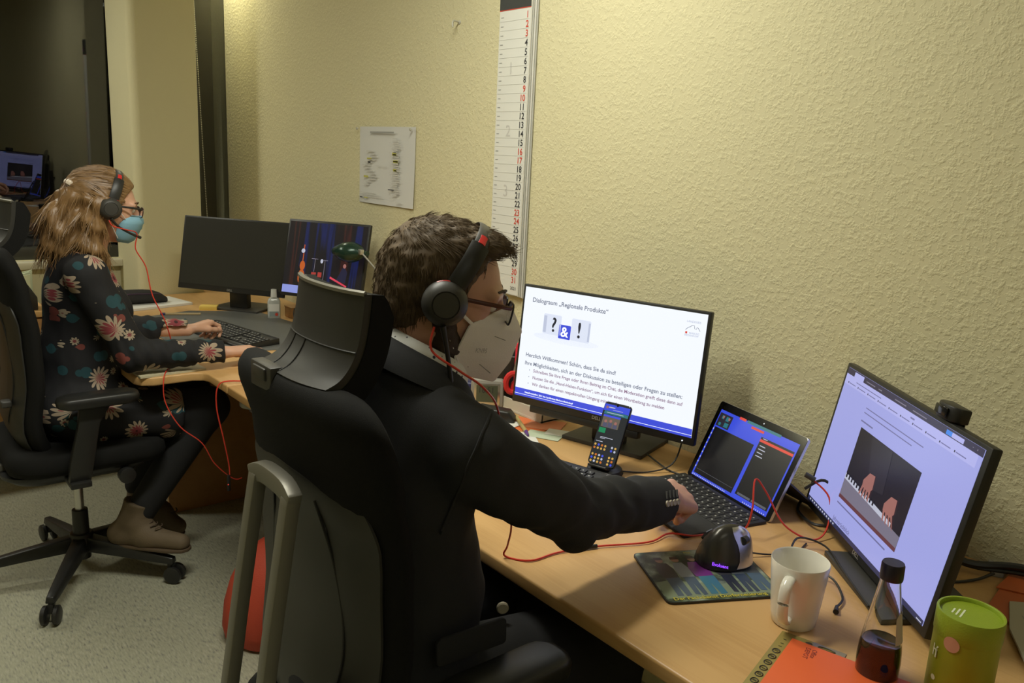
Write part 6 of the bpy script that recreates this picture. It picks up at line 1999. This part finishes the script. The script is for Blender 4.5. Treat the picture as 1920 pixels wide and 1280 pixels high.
def floral():
    m_, nt, p = node_mat('dark_floral_fabric')
    L = nt.links.new
    tc = nt.nodes.new('ShaderNodeTexCoord')
    base = None

    def mathn(op, a=None, b_=None, c_=None):
        n_ = nt.nodes.new('ShaderNodeMath')
        n_.operation = op
        for i, q in enumerate((a, b_, c_)):
            if q is None:
                continue
            if isinstance(q, (int, float)):
                n_.inputs[i].default_value = q
            else:
                L(q, n_.inputs[i])
        return n_.outputs[0]

    def layer(scale, off, petals, size, jitter):
        mp = nt.nodes.new('ShaderNodeMapping')
        mp.inputs['Location'].default_value = off
        mp.inputs['Scale'].default_value = (scale, scale * 0.8, scale)
        L(tc.outputs['Object'], mp.inputs[0])
        vo = nt.nodes.new('ShaderNodeTexVoronoi')
        vo.feature = 'F1'
        vo.inputs['Scale'].default_value = 1.0
        vo.inputs['Randomness'].default_value = jitter
        L(mp.outputs[0], vo.inputs['Vector'])
        sb_ = nt.nodes.new('ShaderNodeVectorMath')
        sb_.operation = 'SUBTRACT'
        L(mp.outputs[0], sb_.inputs[0])
        L(vo.outputs['Position'], sb_.inputs[1])
        sp = nt.nodes.new('ShaderNodeSeparateXYZ')
        L(sb_.outputs[0], sp.inputs[0])
        ang = mathn('ARCTAN2', sp.outputs['Z'], mathn('ADD', sp.outputs['X'], mathn('MULTIPLY', sp.outputs['Y'], 0.6)))
        dist = vo.outputs['Distance']
        w = mathn('MULTIPLY_ADD', mathn('ABSOLUTE', mathn('COSINE', mathn('MULTIPLY', ang, petals / 2))), 0.45, 0.55)
        sepc = nt.nodes.new('ShaderNodeSeparateColor')
        L(vo.outputs['Color'], sepc.inputs[0])
        rad = mathn('MULTIPLY', w, mathn('MULTIPLY_ADD', sepc.outputs[0], size * 0.6, size * 0.6))
        return dist, rad, sepc

    def mix(f, a, b_):
        n_ = nt.nodes.new('ShaderNodeMix')
        n_.data_type = 'RGBA'
        L(f, n_.inputs[0])
        for i, q in ((6, a), (7, b_)):
            if isinstance(q, tuple):
                n_.inputs[i].default_value = (*q, 1)
            else:
                L(q, n_.inputs[i])
        return n_.outputs[2]
    col = (0.006, 0.006, 0.008)
    d, r_, sc_ = layer(18, (6, 2, 4), 9, 0.38, 0.9)          # small pale daisies
    on = mathn('GREATER_THAN', sc_.outputs[1], 0.62)
    col = mix(mathn('MULTIPLY', mathn('LESS_THAN', d, r_), on), col, (0.34, 0.28, 0.20))
    col = mix(mathn('MULTIPLY', mathn('LESS_THAN', d, mathn('MULTIPLY', r_, 0.5)), on), col, (0.16, 0.03, 0.035))
    d, r_, sc_ = layer(15, (3, 1, 2), 2, 0.40, 1.0)          # teal leaves
    col = mix(mathn('MULTIPLY', mathn('LESS_THAN', d, r_), mathn('GREATER_THAN', sc_.outputs[1], 0.45)), col, (0.010, 0.050, 0.062))
    d, r_, sc_ = layer(12, (0.3, 5, 7), 3, 0.36, 1.0)        # rusty buds
    col = mix(mathn('MULTIPLY', mathn('LESS_THAN', d, r_), mathn('GREATER_THAN', sc_.outputs[1], 0.6)), col, (0.17, 0.040, 0.03))
    d, r_, sc_ = layer(10.0, (0.2, 0.4, 0.1), 13, 0.44, 0.8)  # big daisies
    on = mathn('GREATER_THAN', sc_.outputs[1], 0.25)
    col = mix(mathn('MULTIPLY', mathn('LESS_THAN', d, r_), on), col, (0.36, 0.28, 0.20))
    col = mix(mathn('MULTIPLY', mathn('LESS_THAN', d, mathn('MULTIPLY', r_, 0.62)), on), col, (0.24, 0.040, 0.050))
    col = mix(mathn('MULTIPLY', mathn('LESS_THAN', d, 0.07), on), col, (0.05, 0.012, 0.014))
    L(col, p.inputs['Base Color'])
    p.inputs['Roughness'].default_value = 0.8
    return m_


M_FLORAL = floral()
s = SDF((0.36, 2.56, 0.42), (1.06, 3.34, 1.18), 0.006)
s.ell((0.612, 2.945, 0.955), (0.112, 0.150, 0.175), None, 0.0)
for dy in (-0.065, 0.065):
    s.ell((0.690, 2.945 + dy, 0.925), (0.062, 0.064, 0.066), None, 0.05)
s.ell((0.600, 2.945, 0.76), (0.122, 0.145, 0.16), None, 0.06)
s.ell((0.570, 2.945, 0.620), (0.165, 0.195, 0.110), None, 0.06)
s.cone((0.610, 2.945, 1.075), wSR, 0.052, 0.056, 0.05)
s.cone((0.610, 2.945, 1.075), wSL, 0.052, 0.056, 0.05)
s.chain([(wSR, 0.058), (wER, 0.051), (wWR, 0.040)], 0.02)
s.chain([(wSL, 0.058), (wEL, 0.051), (wWL, 0.040)], 0.02)
s.cone((0.60, 2.86, 0.580), (0.850, 2.815, 0.570), 0.105, 0.086, 0.05)
s.cone((0.60, 3.03, 0.580), (0.850, 3.010, 0.570), 0.105, 0.086, 0.05)
s.cone((0.655, 2.945, 1.125), (0.72, 2.945, 1.16), 0.062, 0.080, 0.012, 's')
for W_, E_ in ((wWR, wER), (wWL, wEL)):
    d_ = V(W_) - V(E_)
    s.cut(V(W_) - d_.normalized() * 0.004, d_, 0.08)
s.cut((0.862, 2.91, 0.57), (1, 0, -0.12), 0.24)
me = relax(s.mesh('dress'), 2)


def dfold(co):
    wr = np.zeros(len(co), np.float32)
    for W_, E_ in ((wWR, wER), (wWL, wEL)):
        e = np.array(E_, np.float32)
        ax = np.array(V(W_) - V(E_))
        ax = ax / np.linalg.norm(ax)
        t = (co - e) @ ax
        near = np.linalg.norm(co - e - t[:, None] * ax, axis=1) < 0.075
        wr += np.where(near & (t > -0.05), 0.0022 * np.sin(t * 150 + (co[:, 2] - e[2]) * 60), 0)
    return (wr + fold_noise(11, 0.0055, (1, 1, 0.5), 1.7)(co) + fold_noise(34, 0.002, (1, 1, 0.6), 4.2)(co)).astype(np.float32)


displace(me, dfold)
me.materials.append(M_FLORAL)
link('dress', me, wom)
# leggings
s = SDF((0.50, 2.68, 0.16), (1.08, 3.20, 0.72), 0.006)
for ch_ in WLEG:
    s.chain([(p, r_ + 0.009) for p, r_ in ch_], 0.03)
sdf_obj(s, 'leggings', mat('black_leggings', (0.008, 0.008, 0.009), 0.85), wom)
# ankle boots
M_BOOT = mat('taupe_suede', (0.125, 0.090, 0.052), 0.75, bump=0.25, bscale=300, var=0.18, vscale=20)
M_SOLE = mat('boot_sole', (0.09, 0.06, 0.035), 0.6)


def boot(heel, toe, ankle, shaft, sole_dn):
    heel, toe, ankle, shaft = V(heel), V(toe), V(ankle), V(shaft)
    d = (toe - heel).normalized()
    lo = [min(heel[i], toe[i], ankle[i], shaft[i]) - 0.08 for i in range(3)]
    hi = [max(heel[i], toe[i], ankle[i], shaft[i]) + 0.08 for i in range(3)]
    s = SDF(lo, hi, 0.005)
    up = V(sole_dn) * -1
    s.cone(heel + up * 0.036, heel + d * 0.10 + up * 0.040, 0.036, 0.038, 0.0)
    s.cone(heel + d * 0.10 + up * 0.034, toe - d * 0.04 + up * 0.026, 0.039, 0.030, 0.03)
    s.cone(heel + d * 0.015 + up * 0.045, ankle, 0.040, 0.042, 0.03)
    s.cone(ankle, shaft, 0.043, 0.050, 0.02)
    s.cone(heel + d * 0.09 + up * 0.06, ankle + d * 0.02, 0.030, 0.035, 0.03)
    s.cut(shaft, shaft - ankle, 0.08)
    s.cut(heel + d * 0.1 + up * 0.008, sole_dn, 0.2)
    bt = sdf_obj(s, 'boot', M_BOOT, wom, 2)
    lat = d.cross(up).normalized()
    Ms = axes(heel, d, -lat, up)
    L = (toe - heel).length
    out = [(-0.034, 0.018), (-0.030, 0.030), (0.03, 0.037), (0.10, 0.041), (L - 0.07, 0.041), (L - 0.025, 0.031), (L - 0.008, 0.012), (L - 0.008, -0.012), (L - 0.025, -0.031), (L - 0.07, -0.041), (0.10, -0.041), (0.03, -0.037), (-0.030, -0.030), (-0.034, -0.018)]
    B().prism(out, 0.0, 0.011, Ms).build('sole', M_SOLE, bt, bevel=0.003)
    B().prism([(-0.034, -0.03), (0.045, -0.036), (0.045, 0.036), (-0.034, 0.03)], -0.016, 0.002, Ms).build('heel', M_SOLE, bt, bevel=0.004)
    for k in range(4):
        c = ankle + (heel + d * 0.12 + up * 0.075 - ankle) * (0.15 + 0.25 * k) + d * 0.030
        B().tube([c + lat * 0.022, c + d * 0.012 + up * 0.004, c - lat * 0.022], 0.0022, n=6).build('lace', mat('lace_brown', (0.07, 0.045, 0.025), 0.7), bt)


boot((0.668, 2.868, 0.112), (0.852, 2.682, 0.108), (0.706, 2.835, 0.205), (0.728, 2.830, 0.265), (0, 0, -1))
boot((0.775, 3.115, 0.105), (0.925, 2.985, 0.020), (0.805, 3.100, 0.195), (0.830, 3.085, 0.255), V((-0.30, 0.26, -0.92)).normalized())

# hair: cap and wavy locks gathered with a clip
M_HAIRW = mat('light_brown_hair', (0.22, 0.125, 0.050), 0.42, var=0.35, vscale=45)
s = SDF((0.48, 2.78, 1.02), (0.86, 3.12, 1.42), 0.004)
R = [[HW[i][j] for j in range(3)] for i in range(3)]
s.ell(wp(-0.013, 0, 0.030), (0.101, 0.079, 0.093), R, 0.0)
s.cone(wp(-0.070, 0, 0.03), wp(-0.105, 0, -0.06), 0.060, 0.062, 0.03)
s.chain([(wp(-0.105, 0, -0.06), 0.062), (wp(-0.105, 0, -0.13), 0.066), (wp(-0.085, 0, -0.185), 0.050)], 0.03)
for sy in (-1, 1):
    s.chain([(wp(-0.030, 0.070 * sy, 0.02), 0.024), (wp(-0.045, 0.072 * sy, -0.06), 0.030), (wp(-0.045, 0.075 * sy, -0.13), 0.034), (wp(-0.015, 0.070 * sy, -0.185), 0.026), (wp(0.010, 0.065 * sy, -0.205), 0.016)], 0.025)
s.ell(wp(0.080, 0, -0.015), (0.060, 0.12, 0.085), R, 0.015, 's')
s.ell(wp(0.035, 0, -0.075), (0.050, 0.11, 0.070), R, 0.015, 's')
me = relax(s.mesh('hair'), 1)
HWi = HW.inverted()


def wave(co):
    out = np.zeros(len(co), np.float32)
    for i, c in enumerate(co):
        l = HWi @ V(c)
        if l.z < 0.03:
            out[i] = 0.006 * math.sin(l.z * 75 + 5 * noise.noise(V((l.x * 14, l.y * 14, l.z * 5)))) + 0.006 * noise.noise(V((l.x * 60, l.y * 60, l.z * 9)))
        else:
            out[i] = 0.002 * noise.noise(V((l.x * 15, l.y * 90, l.z * 90)))
    return out


displace(me, wave)
me.materials.append(M_HAIRW)
hw_ = link('hair', me, wom)
co = np.empty(len(me.vertices) * 3, np.float32)
me.vertices.foreach_get('co', co)
no = np.empty(len(me.vertices) * 3, np.float32)
me.vertices.foreach_get('normal', no)
co, no = co.reshape(-1, 3), no.reshape(-1, 3)
random.seed(11)
b = B()
for i in range(2400):
    k = random.randrange(len(co))
    p = V(co[k])
    nn = V(no[k])
    l = HWi @ p
    if l.x > 0.06:
        continue
    if l.z > 0.02:
        tgt = V((-0.105, 0.0, 0.045))
        d = tgt - l
        if d.length < 0.03:
            continue
        L = min(0.07, d.length * 0.8)
    else:
        d = V((-0.05, 0.0, -1.0))
        L = random.uniform(0.05, 0.10)
    d = (HW.to_3x3() @ d).normalized()
    pts = []
    q = p - nn * 0.002
    ph0 = random.uniform(0, 6.28)
    lat_ = d.cross(nn).normalized()
    for j in range(6):
        t_ = j / 5
        dd = d - nn * d.dot(nn) * 0.9
        amp = 0.006 * t_ if l.z < 0.02 else 0.001 * t_
        pts.append(q + dd * (L * t_) + lat_ * (amp * math.sin(ph0 + t_ * 5)) + nn * (0.002 + (0.008 * t_ * t_ if l.z < -0.1 else 0.0015 * t_)))
    b.tube(pts, lambda t_: 0.0013 * (1 - 0.75 * t_), n=3, sub=1)
o = b.build('hair_strands', M_HAIRW, hw_)
o['kind'] = 'stuff'
cl = B()
Mcl = HW @ Matrix.Translation((-0.112, -0.010, 0.050)) @ Matrix.Rotation(math.radians(25), 4, 'Y')
for k in range(3):
    cl.lathe([(0.0, -0.010), (0.010, -0.007), (0.0125, 0), (0.010, 0.007), (0, 0.010)], 16, Mcl @ Matrix.Translation((-0.006 + 0.012 * (k == 1), -0.022 + 0.022 * k, 0.004 * (k == 1))))
cl.build('hair_clip', mat('pearl_clip', (0.72, 0.62, 0.50), 0.25), wom)

eyes_glasses(HW, 0.94, wom, mat('dark_red_frame', (0.04, 0.010, 0.012), 0.3), M_BLACK, M_LENS, (0.08, 0.10, 0.09), mat('brow_brown', (0.14, 0.08, 0.04), 0.7))
M_BLUEM = mat('blue_mask', (0.22, 0.43, 0.56), 0.75, bump=0.15, bscale=500)
prof = [(-0.012, 0.106, 0.070, 0.040, -0.016), (-0.024, 0.116, 0.052, 0.056, -0.030), (-0.036, 0.119, 0.040, 0.062, -0.042), (-0.042, 0.116, 0.037, 0.063, -0.046), (-0.056, 0.115, 0.032, 0.062, -0.058), (-0.062, 0.111, 0.030, 0.061, -0.064), (-0.080, 0.106, 0.030, 0.056, -0.080), (-0.100, 0.096, 0.034, 0.050, -0.096), (-0.112, 0.080, 0.040, 0.040, -0.108)]
mk = mask_shell(prof, wom, M_BLUEM, 'face_mask', HW, False)
for sy in (-1, 1):
    B().tube([HW @ V((0.050, 0.060 * sy, -0.030)), HW @ V((0.025, 0.074 * sy, -0.008)), HW @ V((-0.005, 0.079 * sy, 0.012))], 0.0016, n=6).tube([HW @ V((0.036, 0.052 * sy, -0.096)), HW @ V((0.012, 0.070 * sy, -0.060)), HW @ V((-0.012, 0.078 * sy, -0.028))], 0.0014, n=6).build('ear_loop', M_MASK, mk)

e0 = HW @ V((-0.005, -0.100, -0.040))
headset('black headset with red trim on the woman\'s head', HW, 0.96, -1, 12, [(0.000, -0.101, -0.034), (0.025, -0.097, -0.055), (0.065, -0.086, -0.072), (0.100, -0.070, -0.082)],
        [e0, e0 + V((0.01, -0.004, -0.018)), HW @ V((0.05, -0.095, -0.062)), HW @ V((0.085, -0.080, -0.070)), HW @ V((0.088, -0.080, -0.12)), V((0.79, 2.84, 1.07)), V((0.80, 2.82, 0.98)), V((0.835, 2.80, 0.88)), V((0.86, 2.81, DZ + 0.010)), V((0.80, 2.70, DZ + 0.012)), V((0.775, 2.655, DZ - 0.01)), V((0.775, 2.645, 0.66)), V((0.81, 2.62, 0.58)), V((0.87, 2.60, 0.52)), V((0.91, 2.60, 0.44)), V((0.97, 2.60, 0.375)), V((1.00, 2.60, 0.37))])
t = thing('extension_lead', 'red cable with a black in-line switch hanging over the desk edge between the chairs', 'cable', fr((0.95, 2.5, DZ)))
B().tube([(1.10, 2.42, DZ + 0.003), (1.02, 2.44, DZ + 0.004), (0.93, 2.50, DZ + 0.006), (0.896, 2.51, DZ - 0.01), (0.890, 2.51, 0.66), (0.905, 2.50, 0.56), (0.920, 2.50, 0.47), (0.922, 2.50, 0.43)], 0.0022, n=6).build('lead', M_REDCABLE, t)
B().box((0.918, 2.50, 0.405), (0.010, 0.010, 0.055)).build('inline_switch', M_BLACK, t, bevel=0.003)
B().cyl((0.914, 2.4945, 0.402), (0.914, 2.4935, 0.402), 0.0018, n=8).build('red_light', E_RED, t)
